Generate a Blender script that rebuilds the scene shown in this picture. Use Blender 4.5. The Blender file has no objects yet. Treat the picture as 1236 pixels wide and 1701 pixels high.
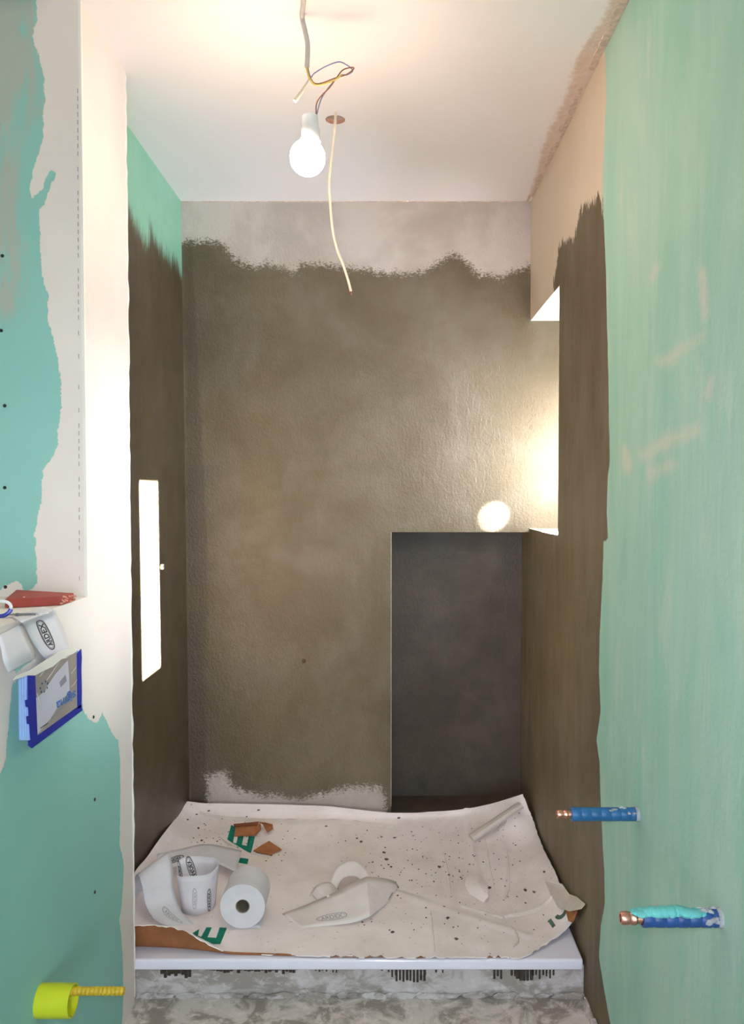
import bpy, bmesh, math, random
import numpy as np
from mathutils import Vector, Matrix
from mathutils.bvhtree import BVHTree

random.seed(7)
S = bpy.context.scene
COL = S.collection
R = math.radians

# ------------------------------------------------------------------ camera
cam_d = bpy.data.cameras.new('camera')
cam = bpy.data.objects.new('camera', cam_d)
COL.objects.link(cam)
cam.location = (0, 0, 1.285)
cam.rotation_euler = (R(90 - 1.8), 0, 0)
cam_d.sensor_width = 36
cam_d.lens = 1350 / 1701 * 36
cam_d.shift_x = (618 - 645) / 1701
cam_d.shift_y = (820 + 1350 * math.tan(R(1.8)) - 850.5) / 1701
cam_d.clip_start = 0.02
S.camera = cam

# ------------------------------------------------------------------ light
SKY = 32
SUN = 540
BULB = 100
FLASH = 44
FILL_PILLAR = 70
FILL_WALL = 75
FILL_REVEAL = 8
YB0 = 3.095
wd = bpy.data.worlds.new('sky')
S.world = wd
wd.use_nodes = True
bg = wd.node_tree.nodes['Background']
bg.inputs[0].default_value = (0.88, 0.92, 1.08, 1)
bg.inputs[1].default_value = SKY

def sun_lamp():
    d = bpy.data.lights.new('sun', 'SUN')
    d.energy = SUN
    d.angle = R(0.6)
    d.color = (1, 0.95, 0.97)
    o = bpy.data.objects.new('sun', d)
    COL.objects.link(o)
    o.rotation_euler = Vector((-1, -0.1, -0.344)).to_track_quat('-Z', 'Y').to_euler()
    o.location = (4, 3, 3)
sun_lamp()

def portal(loc, direction, sx, sy):
    d = bpy.data.lights.new('window_portal', 'AREA')
    d.shape = 'RECTANGLE'
    d.size, d.size_y = sx, sy
    d.cycles.is_portal = True
    o = bpy.data.objects.new('window_portal', d)
    COL.objects.link(o)
    o.location = loc
    o.rotation_euler = Vector(direction).to_track_quat('-Z', 'Z').to_euler()
portal((0.86, 2.81, 1.55), (-1, 0, 0), 0.6, 0.9)
portal((0.2, -1.63, 0.8), (0, 1, 0), 0.36, 0.84)

# added spot lamps in the window reveal, standing in for reflected sun
def fill_spot(loc, target, watt, cone, blend, soft):
    d = bpy.data.lights.new('reveal_fill_spot', 'SPOT')
    d.energy = watt
    d.color = (1, 0.98, 0.95)
    d.spot_size = R(cone)
    d.spot_blend = blend
    d.shadow_soft_size = soft
    o = bpy.data.objects.new('reveal_fill_spot', d)
    COL.objects.link(o)
    o.location = loc
    o.rotation_euler = (Vector(target) - Vector(loc)).to_track_quat('-Z', 'Y').to_euler()
fill_spot((0.725, 2.74, 1.50), (-0.686, 2.02, 1.22), FILL_PILLAR, 39, 1.0, 0.05)
fill_spot((0.62, 2.66, 1.36), (0.405, YB0, 1.20), FILL_WALL, 13, 0.3, 0.006)

def fill_panel():      # added area lamp in the opening, brightening the back wall beside it
    d = bpy.data.lights.new('reveal_fill_panel', 'AREA')
    d.shape = 'RECTANGLE'
    d.size, d.size_y = 0.1, 0.64
    d.energy = FILL_REVEAL
    d.color = (1, 0.98, 0.95)
    o = bpy.data.objects.new('reveal_fill_panel', d)
    COL.objects.link(o)
    o.location = (0.72, 2.88, 1.53)
    o.rotation_euler = Vector((-0.35, 1, 0)).to_track_quat('-Z', 'Z').to_euler()
fill_panel()

def flash():   # the camera's own flash
    d = bpy.data.lights.new('camera_flash', 'SPOT')
    d.spot_size = R(84)
    d.spot_blend = 1.0
    d.energy = FLASH
    d.color = (0.9, 0.91, 1.0)
    d.shadow_soft_size = 0.012
    o = bpy.data.objects.new('camera_flash', d)
    COL.objects.link(o)
    o.location = (0.0, -0.01, 1.345)
    o.rotation_euler = Vector((-0.05, 3, -0.75)).to_track_quat('-Z', 'Y').to_euler()
flash()

S.view_settings.view_transform = 'Standard'
S.view_settings.look = 'None'
S.view_settings.exposure = 0.36
S.view_settings.gamma = 1.0
S.view_settings.use_curve_mapping = False
S.cycles.use_denoising = True
S.cycles.max_bounces = 10
S.cycles.diffuse_bounces = 6
S.cycles.sample_clamp_indirect = 6.0

# ------------------------------------------------------------------ node helpers
def lin(c):
    r = []
    for v in c[:3]:
        v = v / 255
        r.append(v / 12.92 if v <= 0.04045 else ((v + 0.055) / 1.055) ** 2.4)
    return (*r, 1)

class NT:
    def __init__(s, name, rough=0.6, spec=0.4):
        s.m = bpy.data.materials.new(name)
        s.m.use_nodes = True
        s.t = s.m.node_tree
        s.b = s.t.nodes['Principled BSDF']
        s.b.inputs['Roughness'].default_value = rough
        s.b.inputs['Specular IOR Level'].default_value = spec
        s.tc = s.t.nodes.new('ShaderNodeTexCoord')
    def n(s, typ, **kw):
        x = s.t.nodes.new(typ)
        for k, v in kw.items():
            setattr(x, k, v)
        return x
    def put(s, sock, v):
        if isinstance(v, bpy.types.NodeSocket):
            s.t.links.new(v, sock)
        elif isinstance(v, tuple) and len(v) == 4 and sock.type == 'RGBA':
            sock.default_value = v
        else:
            sock.default_value = v
    def noise(s, scale, detail=4, rough=0.55, stretch=(1, 1, 1), dist=0.0, rot=(0, 0, 0), off=(0, 0, 0)):
        mp = s.n('ShaderNodeMapping')
        mp.inputs['Scale'].default_value = stretch
        mp.inputs['Rotation'].default_value = rot
        mp.inputs['Location'].default_value = off
        s.put(mp.inputs[0], s.tc.outputs['Object'])
        x = s.n('ShaderNodeTexNoise')
        s.put(x.inputs['Vector'], mp.outputs[0])
        x.inputs['Scale'].default_value = scale
        x.inputs['Detail'].default_value = detail
        x.inputs['Roughness'].default_value = rough
        x.inputs['Distortion'].default_value = dist
        return x.outputs[0]
    def step(s, v, a, b, lo=0.0, hi=1.0):
        x = s.n('ShaderNodeMapRange', interpolation_type='SMOOTHSTEP')
        s.put(x.inputs[0], v)
        x.inputs[1].default_value, x.inputs[2].default_value = a, b
        x.inputs[3].default_value, x.inputs[4].default_value = lo, hi
        return x.outputs[0]
    def math(s, op, a, b=0.0, c=0.0):
        x = s.n('ShaderNodeMath', operation=op)
        s.put(x.inputs[0], a)
        s.put(x.inputs[1], b)
        s.put(x.inputs[2], c)
        return x.outputs[0]
    def mix(s, f, a, b):
        x = s.n('ShaderNodeMix', data_type='RGBA')
        s.put(x.inputs[0], f)
        s.put(x.inputs[6], a)
        s.put(x.inputs[7], b)
        return x.outputs[2]
    def attr(s, name):
        x = s.n('ShaderNodeAttribute', attribute_name=name)
        return x.outputs['Fac']
    def coat(s, name, noise, amp, soft):      # 1 inside the painted zone, ragged by noise
        d = s.math('MULTIPLY_ADD', s.math('SUBTRACT', noise, 0.5), amp, s.attr(name))
        return s.step(d, -soft, soft)
    def bump(s, h, strength=0.3, dist=0.01, prev=None):
        x = s.n('ShaderNodeBump')
        x.inputs['Strength'].default_value = strength
        x.inputs['Distance'].default_value = dist
        s.put(x.inputs['Height'], h)
        if prev is not None:
            s.put(x.inputs['Normal'], prev)
        return x.outputs[0]
    def done(s, col=None, rough=None, normal=None):
        if col is not None:
            s.put(s.b.inputs['Base Color'], col)
        if rough is not None:
            s.put(s.b.inputs['Roughness'], rough)
        if normal is not None:
            s.put(s.b.inputs['Normal'], normal)
        return s.m

def plain(name, c, rough=0.6, spec=0.4, var=0.12, scale=40, metal=0.0, bump=0.0):
    t = NT(name, rough, spec)
    t.b.inputs['Metallic'].default_value = metal
    c = lin(c)
    d = tuple(v * (1 - var) for v in c[:3]) + (1,)
    nz = t.noise(scale)
    return t.done(t.mix(t.step(nz, 0.35, 0.65), c, d), None, t.bump(nz, bump, 0.004) if bump else None)

# ------------------------------------------------------------------ wall materials
BOARD = lin((122, 190, 172))

def brown_coat(t, dark=None, k=0.0):
    a = t.noise(3.2, 6, 0.62, (1, 1, 0.85), 0.5)
    b = t.noise(8, 6, 0.65, (1, 1, 0.7), 0.4, off=(3, 1, 2))
    c = t.mix(t.step(a, 0.36, 0.66), lin((94, 82, 60)), lin((108, 98, 82)))
    c = t.mix(t.step(b, 0.35, 0.75, 0, 0.4), c, lin((82, 70, 50)))
    e = t.noise(1.7, 3, 0.5, (1, 1, 1), 0.2, off=(7, 2, 5))
    c = t.mix(t.step(e, 0.52, 0.72, 0, 0.5), c, lin((114, 100, 66)))
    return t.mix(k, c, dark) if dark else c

def make_back():
    t = NT('waterproofed_render', 0.5, 0.5)
    rag = t.math('ADD', t.math('MULTIPLY', t.noise(14, 7, 0.75, (1, 1, 0.6), 0.6), 0.55), t.math('MULTIPLY', t.noise(70, 6, 0.8, (0.7, 1, 1.3), 0.5), 0.45))
    fine = t.noise(150, 4, 0.8, (0.6, 1, 1.2), 0.3)
    k = t.step(t.math('MULTIPLY_ADD', t.math('SUBTRACT', fine, 0.5), 0.13, t.math('MULTIPLY_ADD', t.math('SUBTRACT', rag, 0.5), 0.1, t.attr('coat'))), -0.012, 0.012)
    pl = t.noise(3.5, 4, 0.6, (1, 1, 1), 0.3)
    plaster = t.mix(t.step(pl, 0.35, 0.65), lin((204, 194, 187)), lin((180, 169, 161)))
    col = t.mix(k, plaster, brown_coat(t, lin((56, 48, 42)), t.math('MULTIPLY', t.step(t.attr('fresh'), 0.4, 0.6), t.step(t.noise(7, 5, 0.65, off=(1, 5, 2)), 0.3, 0.7, 0.5, 0.85))))  # niche coat mixed darker and greyer, in mottled amounts
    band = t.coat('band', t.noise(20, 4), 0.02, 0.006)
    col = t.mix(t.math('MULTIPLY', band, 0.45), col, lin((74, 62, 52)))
    g1 = t.noise(120, 4, 0.65, (1, 1, 0.8))
    g2 = t.noise(28, 5, 0.6, (1.6, 1, 0.5), 0.8, rot=(0, R(35), 0))
    nn = t.bump(g1, 0.45, 0.007)
    nn = t.bump(g2, 0.22, 0.01, nn)
    ro = t.step(t.noise(5, 4, 0.6, (1, 1, 0.6)), 0.3, 0.7, 0.36, 0.55)
    ro = t.math('ADD', ro, t.math('MULTIPLY', t.math('SUBTRACT', 1.0, k), 0.3))
    return t.done(col, ro, nn)

def make_left():
    t = NT('green_board_brown_coat', 0.45, 0.5)
    rag = t.math('ADD', t.math('MULTIPLY', t.noise(30, 6, 0.7, (1, 1, 0.15), 0.4), 0.6), t.math('MULTIPLY', t.noise(90, 4, 0.7, (1, 1, 0.3)), 0.4))
    k = t.coat('coat', rag, 0.22, 0.035)
    gr = t.mix(t.noise(4), lin((126, 186, 156)), lin((142, 194, 168)))
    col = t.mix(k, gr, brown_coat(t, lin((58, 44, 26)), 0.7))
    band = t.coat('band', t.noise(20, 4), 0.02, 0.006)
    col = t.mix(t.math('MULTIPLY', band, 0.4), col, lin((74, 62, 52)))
    nn = t.bump(t.noise(120, 3), 0.15, 0.005)
    nn = t.bump(t.noise(18, 4, 0.5, (1, 1, 0.3)), 0.2, 0.006, nn)
    return t.done(col, t.step(t.noise(6), 0.3, 0.7, 0.34, 0.5), nn)

def make_right():
    t = NT('green_board_with_primer', 0.6, 0.4)
    hz = t.noise(5, 5, 0.6, (1, 1, 0.22), 0.7)
    hz2 = t.noise(14, 5, 0.65, (1, 1, 0.25), 0.5, off=(2, 4, 1))
    c = t.mix(t.step(hz, 0.3, 0.72), lin((150, 200, 184)), lin((178, 211, 197)))
    c = t.mix(t.step(hz2, 0.5, 0.75, 0, 0.55), c, lin((204, 216, 204)))
    sm = t.coat('smear', t.noise(34, 5, 0.7, (1, 0.6, 0.5), 0.6), 0.05, 0.018)
    c = t.mix(t.math('MULTIPLY', sm, 0.6), c, lin((224, 214, 202)))
    edge = t.coat('primer', t.noise(60, 4, 0.6, (1, 1, 0.4)), 0.015, 0.003)
    c = t.mix(edge, c, t.mix(t.noise(5), lin((228, 210, 192)), lin((216, 196, 176))))
    rag = t.math('ADD', t.math('MULTIPLY', t.noise(26, 5, 0.7, (1, 1.4, 0.16), 0.3), 0.55), t.math('MULTIPLY', t.noise(80, 4, 0.7, (1, 1.2, 0.3)), 0.45))
    ragged = t.attr('ragged')
    d = t.math('MULTIPLY_ADD', t.math('MULTIPLY', t.math('SUBTRACT', rag, 0.5), ragged), 0.2, t.attr('coat'))
    k = t.step(d, -0.003, 0.003)
    c = t.mix(k, c, brown_coat(t))
    nn = t.bump(t.noise(140, 3), 0.12, 0.004)
    nn = t.bump(t.noise(16, 5, 0.6, (1, 1, 0.25), 0.5), 0.3, 0.008, nn)
    nn = t.bump(k, 0.5, 0.0015, nn)
    ro = t.step(hz2, 0.3, 0.7, 0.5, 0.65)
    return t.done(c, ro, nn)

def make_front():     # plasterboard with joint filler, pillar and half wall
    t = NT('green_board_with_filler', 0.7, 0.3)
    n1 = t.noise(3.5, 4)
    g = t.mix(n1, lin((132, 186, 177)), lin((146, 198, 190)))
    pat = t.noise(22, 7, 0.72, (1.3, 1, 0.22), 0.5)
    g = t.mix(t.math('MULTIPLY', t.step(t.math('MULTIPLY_ADD', t.attr('smear'), 2.5, pat), 0.46, 0.6), t.step(t.attr('smear'), -0.06, 0.02, 0, 0.9)), g, lin((172, 178, 166)))
    rag = t.math('ADD', t.math('MULTIPLY', t.noise(30, 6, 0.7, (1, 1, 0.6), 0.6), 0.7), t.math('MULTIPLY', t.noise(110, 3), 0.3))
    k = t.coat('board', rag, 0.032, 0.0012)
    f = t.mix(t.noise(6, 4), lin((232, 224, 216)), lin((218, 210, 204)))
    f = t.mix(t.step(t.attr('line'), -0.0008, 0.0008, 0, 0.35), f, lin((150, 140, 146)))
    c = t.mix(k, f, g)
    nn = t.bump(t.noise(160, 2), 0.06, 0.003)
    nn = t.bump(t.math('SUBTRACT', 1.0, k), 0.6, 0.0012, nn)
    return t.done(c, None, nn)

def make_ceiling():
    t = NT('ceiling_plaster', 0.75, 0.25)
    c = t.mix(t.noise(2.5, 4), lin((250, 242, 242)), lin((244, 236, 236)))
    k = t.coat('mortar', t.noise(30, 6, 0.7, (1, 1, 1), 0.4), 0.05, 0.01)
    c = t.mix(k, c, t.mix(t.noise(40, 4), lin((232, 210, 196)), lin((212, 190, 176))))
    nn = t.bump(t.noise(60, 4), 0.05, 0.004)
    nn = t.bump(t.math('MULTIPLY', k, t.noise(50, 5)), 0.5, 0.01, nn)
    return t.done(c, None, nn)

def make_mortar(name, a, b, c3, seed, stretch=(1, 1, 1)):
    t = NT(name, 0.85, 0.25)
    n1 = t.noise(9, 6, 0.65, stretch, 0.6, off=(seed, 0, 0))
    n2 = t.noise(30, 6, 0.7, stretch, 0.3, off=(0, seed, 0))
    c = t.mix(t.step(n1, 0.42, 0.58), lin(a), lin(b))
    c = t.mix(t.step(n2, 0.5, 0.66, 0, 0.7), c, lin(c3))
    nn = t.bump(n2, 0.5, 0.008)
    nn = t.bump(t.noise(140, 3), 0.3, 0.003, nn)
    return t.done(c, None, nn)

M_BACK, M_LEFT, M_RIGHT, M_FRONT, M_CEIL = make_back(), make_left(), make_right(), make_front(), make_ceiling()
M_FLOOR = make_mortar('floor_screed', (208, 200, 194), (150, 142, 134), (228, 220, 216), 1)
M_PLINTH = make_mortar('plinth_mortar', (198, 192, 190), (160, 151, 144), (216, 210, 212), 5, (1, 1, 1.6))
M_DARKADH = plain('dark_adhesive', (76, 68, 60), 0.85, 0.2, 0.3, 90, bump=0.4)
M_PLASTER = plain('white_plaster', (236, 232, 224), 0.8, 0.2, 0.06, 12, bump=0.15)
M_BEAD = plain('plastic_bead', (186, 174, 152), 0.5, 0.4, 0.2, 60)
M_TRAY = plain('white_acrylic', (238, 236, 250), 0.16, 0.5, 0.02, 5)
M_PVC = plain('white_pvc', (235, 236, 236), 0.3, 0.5, 0.02, 5)
M_BLACK = plain('screw_black', (34, 30, 34), 0.5, 0.4)
M_GYPSUM = plain('cut_gypsum', (204, 158, 138), 0.85, 0.2, 0.2, 80)
M_CAVITY = plain('ceiling_cavity', (70, 60, 50), 0.9, 0.1)

# ------------------------------------------------------------------ mesh helpers
def sdf(poly, P):       # signed distance to a closed outline, positive inside
    poly = np.asarray(poly, float)
    d = np.full(len(P), 1e9)
    ins = np.zeros(len(P), bool)
    for a, b in zip(poly, np.roll(poly, -1, 0)):
        e = b - a
        w = P - a
        h = np.clip((w @ e) / max(e @ e, 1e-12), 0, 1)
        d = np.minimum(d, np.linalg.norm(w - h[:, None] * e, axis=1))
        c = (a[1] > P[:, 1]) != (b[1] > P[:, 1])
        with np.errstate(divide='ignore', invalid='ignore'):
            xi = e[0] * (P[:, 1] - a[1]) / (e[1] if e[1] else 1e-12) + a[0]
        ins ^= c & (P[:, 0] < xi)
    return np.where(ins, d, -d)

def usdf(polys, P):
    r = np.full(len(P), -1.0)
    for p in polys:
        r = np.maximum(r, sdf(p, P))
    return r

def link(name, me, parent=None, kind=None):
    o = bpy.data.objects.new(name, me)
    COL.objects.link(o)
    if parent is not None:
        o.parent = parent
        o.matrix_parent_inverse = parent.matrix_world.inverted()
    if kind:
        o['kind'] = kind
    return o

class Surf:             # gathers flat gridded panels into one wall mesh with zone attributes
    def __init__(s):
        s.v, s.f, s.mi, s.at = [], [], [], {}
        s.n = 0
    def panel(s, O, U, V, us, vs, mi=0, skip=None, flip=False, **attrs):
        us, vs = np.asarray(us, float), np.asarray(vs, float)
        uu, vv = np.meshgrid(us, vs)
        P = np.asarray(O, float) + uu.reshape(-1, 1) * np.asarray(U, float) + vv.reshape(-1, 1) * np.asarray(V, float)
        nu, nv = len(us), len(vs)
        q = []
        for j in range(nv - 1):
            for i in range(nu - 1):
                if skip and skip((us[i] + us[i + 1]) / 2, (vs[j] + vs[j + 1]) / 2):
                    continue
                a = s.n + j * nu + i
                f = (a, a + 1, a + nu + 1, a + nu)
                q.append(f[::-1] if flip else f)
        s.v.append(P)
        s.f += q
        s.mi += [mi] * len(q)
        for k, w in attrs.items():
            s.at.setdefault(k, []).append((s.n, w(P) if callable(w) else np.full(len(P), float(w))))
        s.n += len(P)
        return P
    def raw(s, verts, faces, mi=0):
        P = np.asarray(verts, float)
        s.v.append(P)
        s.f += [tuple(i + s.n for i in f) for f in faces]
        s.mi += [mi] * len(faces)
        s.n += len(P)
    def build(s, name, mats, kind='structure', parent=None):
        me = bpy.data.meshes.new(name)
        V = np.concatenate(s.v)
        me.from_pydata(V.tolist(), [], s.f)
        for m in mats:
            me.materials.append(m)
        me.polygons.foreach_set('material_index', s.mi)
        for k, parts in s.at.items():
            a = me.attributes.new(k, 'FLOAT', 'POINT')
            arr = np.full(s.n, -1.0, np.float32)
            for st, w in parts:
                arr[st:st + len(w)] = w
            a.data.foreach_set('value', arr)
        me.update()
        return link(name, me, parent, kind)

def steps(a, b, d, *brk):      # even steps that also hit the break values
    ks = sorted({a, b, *[x for x in brk if a < x < b]})
    r = []
    for p, q in zip(ks, ks[1:]):
        n = max(1, round((q - p) / d))
        r += [p + (q - p) * i / n for i in range(n)]
    return r + [b]

class MB:               # gathers shapes into one mesh
    def __init__(s):
        s.bm = bmesh.new()
    def box(s, lo, hi, bevel=0.0, seg=2, rot=None):
        c = [(a + b) / 2 for a, b in zip(lo, hi)]
        r = bmesh.ops.create_cube(s.bm, size=1)
        vs = r['verts']
        bmesh.ops.scale(s.bm, vec=[b - a for a, b in zip(lo, hi)], verts=vs)
        if bevel:
            es = list({e for v in vs for e in v.link_edges})
            q = bmesh.ops.bevel(s.bm, geom=es, offset=bevel, segments=seg, affect='EDGES', profile=0.5)
            vs = list({v for f in q['faces'] for v in f.verts} | {v for v in vs if v.is_valid})
        if rot is not None:
            bmesh.ops.rotate(s.bm, cent=(0, 0, 0), matrix=rot, verts=vs)
        bmesh.ops.translate(s.bm, vec=c, verts=vs)
        return vs
    def tube(s, pts, rad, seg=10, caps=True, closed=False):
        pts = [Vector(p) for p in pts]
        n = len(pts)
        rs = rad if isinstance(rad, (list, tuple)) else [rad] * n
        rings = []
        t0 = (pts[1] - pts[0]).normalized()
        nrm = t0.orthogonal().normalized()
        for i, p in enumerate(pts):
            if closed:
                t = (pts[(i + 1) % n] - pts[i - 1]).normalized()
            else:
                t = (pts[min(i + 1, n - 1)] - pts[max(i - 1, 0)]).normalized()
            nrm = (nrm - t * nrm.dot(t)).normalized()
            bn = t.cross(nrm)
            rings.append([s.bm.verts.new(p + (nrm * math.cos(2 * math.pi * k / seg) + bn * math.sin(2 * math.pi * k / seg)) * rs[i]) for k in range(seg)])
        m = n if closed else n - 1
        for i in range(m):
            a, b = rings[i], rings[(i + 1) % n]
            for k in range(seg):
                s.bm.faces.new((a[k], a[(k + 1) % seg], b[(k + 1) % seg], b[k]))
        if caps and not closed:
            s.bm.faces.new(rings[0][::-1])
            s.bm.faces.new(rings[-1])
    def lathe(s, prof, base, axis, seg=32):
        # profile of (radius, distance along the axis)
        ax = Vector(axis).normalized()
        u = ax.orthogonal().normalized()
        w = ax.cross(u)
        base = Vector(base)
        rings = []
        for r, h in prof:
            if r < 1e-6:
                rings.append([s.bm.verts.new(base + ax * h)])
            else:
                rings.append([s.bm.verts.new(base + ax * h + (u * math.cos(2 * math.pi * k / seg) + w * math.sin(2 * math.pi * k / seg)) * r) for k in range(seg)])
        for a, b in zip(rings, rings[1:]):
            for k in range(seg):
                k2 = (k + 1) % seg
                if len(a) == 1 and len(b) == 1:
                    continue
                if len(a) == 1:
                    s.bm.faces.new((a[0], b[k2], b[k]))
                elif len(b) == 1:
                    s.bm.faces.new((a[k], a[k2], b[0]))
                else:
                    s.bm.faces.new((a[k], a[k2], b[k2], b[k]))
    def poly(s, pts):
        return s.bm.faces.new([s.bm.verts.new(p) for p in pts])
    def prism(s, pts, off):     # an outline pushed along off
        a = [s.bm.verts.new(p) for p in pts]
        b = [s.bm.verts.new(Vector(p) + Vector(off)) for p in pts]
        s.bm.faces.new(a[::-1])
        s.bm.faces.new(b)
        n = len(a)
        for i in range(n):
            s.bm.faces.new((a[i], a[(i + 1) % n], b[(i + 1) % n], b[i]))
    def lump(s, c, r, rng, sub=1, jit=0.25, flat=1.0):
        q = bmesh.ops.create_icosphere(s.bm, subdivisions=sub, radius=1)
        for v in q['verts']:
            k = 1 + rng.uniform(-jit, jit)
            v.co = Vector(c) + Vector((v.co.x * r[0] * k, v.co.y * r[1] * k, v.co.z * r[2] * k * flat))
    def build(s, name, mat, parent=None, smooth=False, kind=None, origin=None):
        bmesh.ops.recalc_face_normals(s.bm, faces=s.bm.faces)
        me = bpy.data.meshes.new(name)
        if origin is not None:
            bmesh.ops.translate(s.bm, vec=[-c for c in origin], verts=s.bm.verts)
        s.bm.to_mesh(me)
        s.bm.free()
        me.materials.append(mat)
        if smooth:
            me.polygons.foreach_set('use_smooth', [True] * len(me.polygons))
            try:
                me.set_sharp_from_angle(angle=R(40))
            except Exception:
                pass
        o = bpy.data.objects.new(name, me)
        COL.objects.link(o)
        if origin is not None:
            o.location = origin
        if parent is not None:
            bpy.context.view_layer.update()
            o.parent = parent
            o.matrix_parent_inverse = parent.matrix_world.inverted()
        if kind:
            o['kind'] = kind
        return o

def tag(o, label, cat=None, group=None):
    o['label'] = label
    if cat:
        o['category'] = cat
    if group:
        o['group'] = group
    return o

def thing(name, label, cat, loc, group=None):
    o = bpy.data.objects.new(name, None)
    COL.objects.link(o)
    o.location = loc
    o.empty_display_size = 0.05
    bpy.context.view_layer.update()
    return tag(o, label, cat, group)

def smooth_path(pts, n=8):
    P = [Vector(p) for p in pts]
    P = [P[0] * 2 - P[1]] + P + [P[-1] * 2 - P[-2]]
    out = []
    for i in range(1, len(P) - 2):
        p0, p1, p2, p3 = P[i - 1:i + 3]
        for k in range(n):
            t = k / n
            out.append(0.5 * ((2 * p1) + (p2 - p0) * t + (2 * p0 - 5 * p1 + 4 * p2 - p3) * t * t + (3 * p1 - p0 - 3 * p2 + p3) * t ** 3))
    out.append(P[-2])
    return out

# ------------------------------------------------------------------ the setting
WR, WL, WP = 0.5375, -0.78, -0.686       # right wall, alcove left wall, pillar face
YB, CE, YN = 3.095, 2.385, 3.27           # back wall, ceiling, niche back
YF, YP0, YP1 = -1.6, 1.846, 2.158        # wall behind the camera, pillar front and rear
LEDGE = 1.05
TZ = 0.0234                              # top of the shower tray
FL = -0.095                               # floor level
W0, W1, WZ0, WZ1 = 2.572, YB, 1.152, 1.938   # window opening in the right wall
WT = 0.30                                # right wall thickness
NX0, NZ0, NZ1 = 0.0115, 0.056, 1.138      # niche

back_coat = [(-0.7829,2.2331),(-0.6921,2.2421),(-0.6196,2.2242),(-0.5903,2.1837),(-0.5451,2.1477),(-0.4997,2.1477),(-0.4656,2.1567),(-0.3975,2.1387),(-0.3522,2.1207),(-0.3293,2.1522),(-0.2385,2.1477),(-0.159,2.1364),(-0.0568,2.1252),(0.0114,2.1139),(0.1022,2.1207),(0.1704,2.1477),(0.2157,2.1792),(0.2725,2.1837),(0.3112,2.1477),(0.3522,2.1117),(0.4204,2.1027),(0.4885,2.1252),(0.5338,2.1477),(0.5518,2.1702),(0.8289,2.1702),(0.8478,-0.0616),(-0.0093,-0.0616),(-0.0116,0.1029),(-0.0301,0.1498),(-0.1275,0.1545),(-0.2666,0.1311),(-0.3362,0.1123),(-0.4985,0.1217),(-0.6026,0.1592),(-0.6324,0.2107),(-0.6996,0.206),(-0.7031,-0.2974),(-0.9197,-0.2974),(-0.8964,2.2331)]
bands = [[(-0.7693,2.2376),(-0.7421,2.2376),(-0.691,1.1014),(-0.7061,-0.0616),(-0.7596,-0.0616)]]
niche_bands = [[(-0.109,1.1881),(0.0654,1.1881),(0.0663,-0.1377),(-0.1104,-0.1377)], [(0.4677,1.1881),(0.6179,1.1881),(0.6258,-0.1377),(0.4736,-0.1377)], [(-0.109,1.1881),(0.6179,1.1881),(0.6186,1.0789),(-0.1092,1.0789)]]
b = Surf()
xz = lambda P: P[:, [0, 2]]
b.panel((0, YB, 0), (1, 0, 0), (0, 0, 1), steps(WL, WR + WT, 0.012, NX0, WR), steps(FL, CE, 0.012, NZ0, NZ1, WZ0, WZ1),
        skip=lambda x, z: (NX0 < x < WR and NZ0 < z < NZ1) or (x > WR and not WZ0 < z < WZ1),
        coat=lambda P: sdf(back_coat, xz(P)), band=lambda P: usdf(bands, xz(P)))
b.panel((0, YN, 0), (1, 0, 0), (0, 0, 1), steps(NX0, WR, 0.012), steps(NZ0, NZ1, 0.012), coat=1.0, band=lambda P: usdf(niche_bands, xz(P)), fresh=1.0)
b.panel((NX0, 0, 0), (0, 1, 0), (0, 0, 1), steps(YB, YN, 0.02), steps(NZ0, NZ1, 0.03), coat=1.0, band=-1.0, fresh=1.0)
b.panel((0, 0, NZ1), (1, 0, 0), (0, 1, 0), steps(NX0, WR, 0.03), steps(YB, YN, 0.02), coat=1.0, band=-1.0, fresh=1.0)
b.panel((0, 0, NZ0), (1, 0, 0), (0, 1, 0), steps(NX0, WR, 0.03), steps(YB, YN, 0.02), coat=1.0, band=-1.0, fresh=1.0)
wall_back = b.build('wall_back', [M_BACK])

hole = [(-0.3229,3.095,0.6441)][0]
m = MB()
m.lathe([(0, 0.0008), (0.004, 0.0008), (0.007, 0.0014), (0.0085, 0.0)], (hole[0], YB, hole[2]), (0, -1, 0), 14)
m.build('drill_hole', plain('hole_dark', (84, 66, 50), 0.9, 0.1), wall_back, True)  # flat dark disc in place of the drilled hole

left_coat = [(2.4211,2.1355),(2.4655,2.1386),(2.6136,2.0838),(2.6734,2.1234),(2.6947,2.1613),(2.7281,2.1366),(2.8357,2.1228),(2.9284,2.1183),(2.9947,2.1459),(3.1424,2.0969),(3.319,2.1377)] + [(3.3, -0.2), (2.0, -0.2)]
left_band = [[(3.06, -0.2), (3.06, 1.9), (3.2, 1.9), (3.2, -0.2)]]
b = Surf()
yz = lambda P: P[:, [1, 2]]
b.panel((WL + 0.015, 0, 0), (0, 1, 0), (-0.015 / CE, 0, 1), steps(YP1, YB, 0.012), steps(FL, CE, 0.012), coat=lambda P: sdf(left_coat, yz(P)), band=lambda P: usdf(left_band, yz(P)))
wall_left = b.build('wall_left', [M_LEFT])

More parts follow.
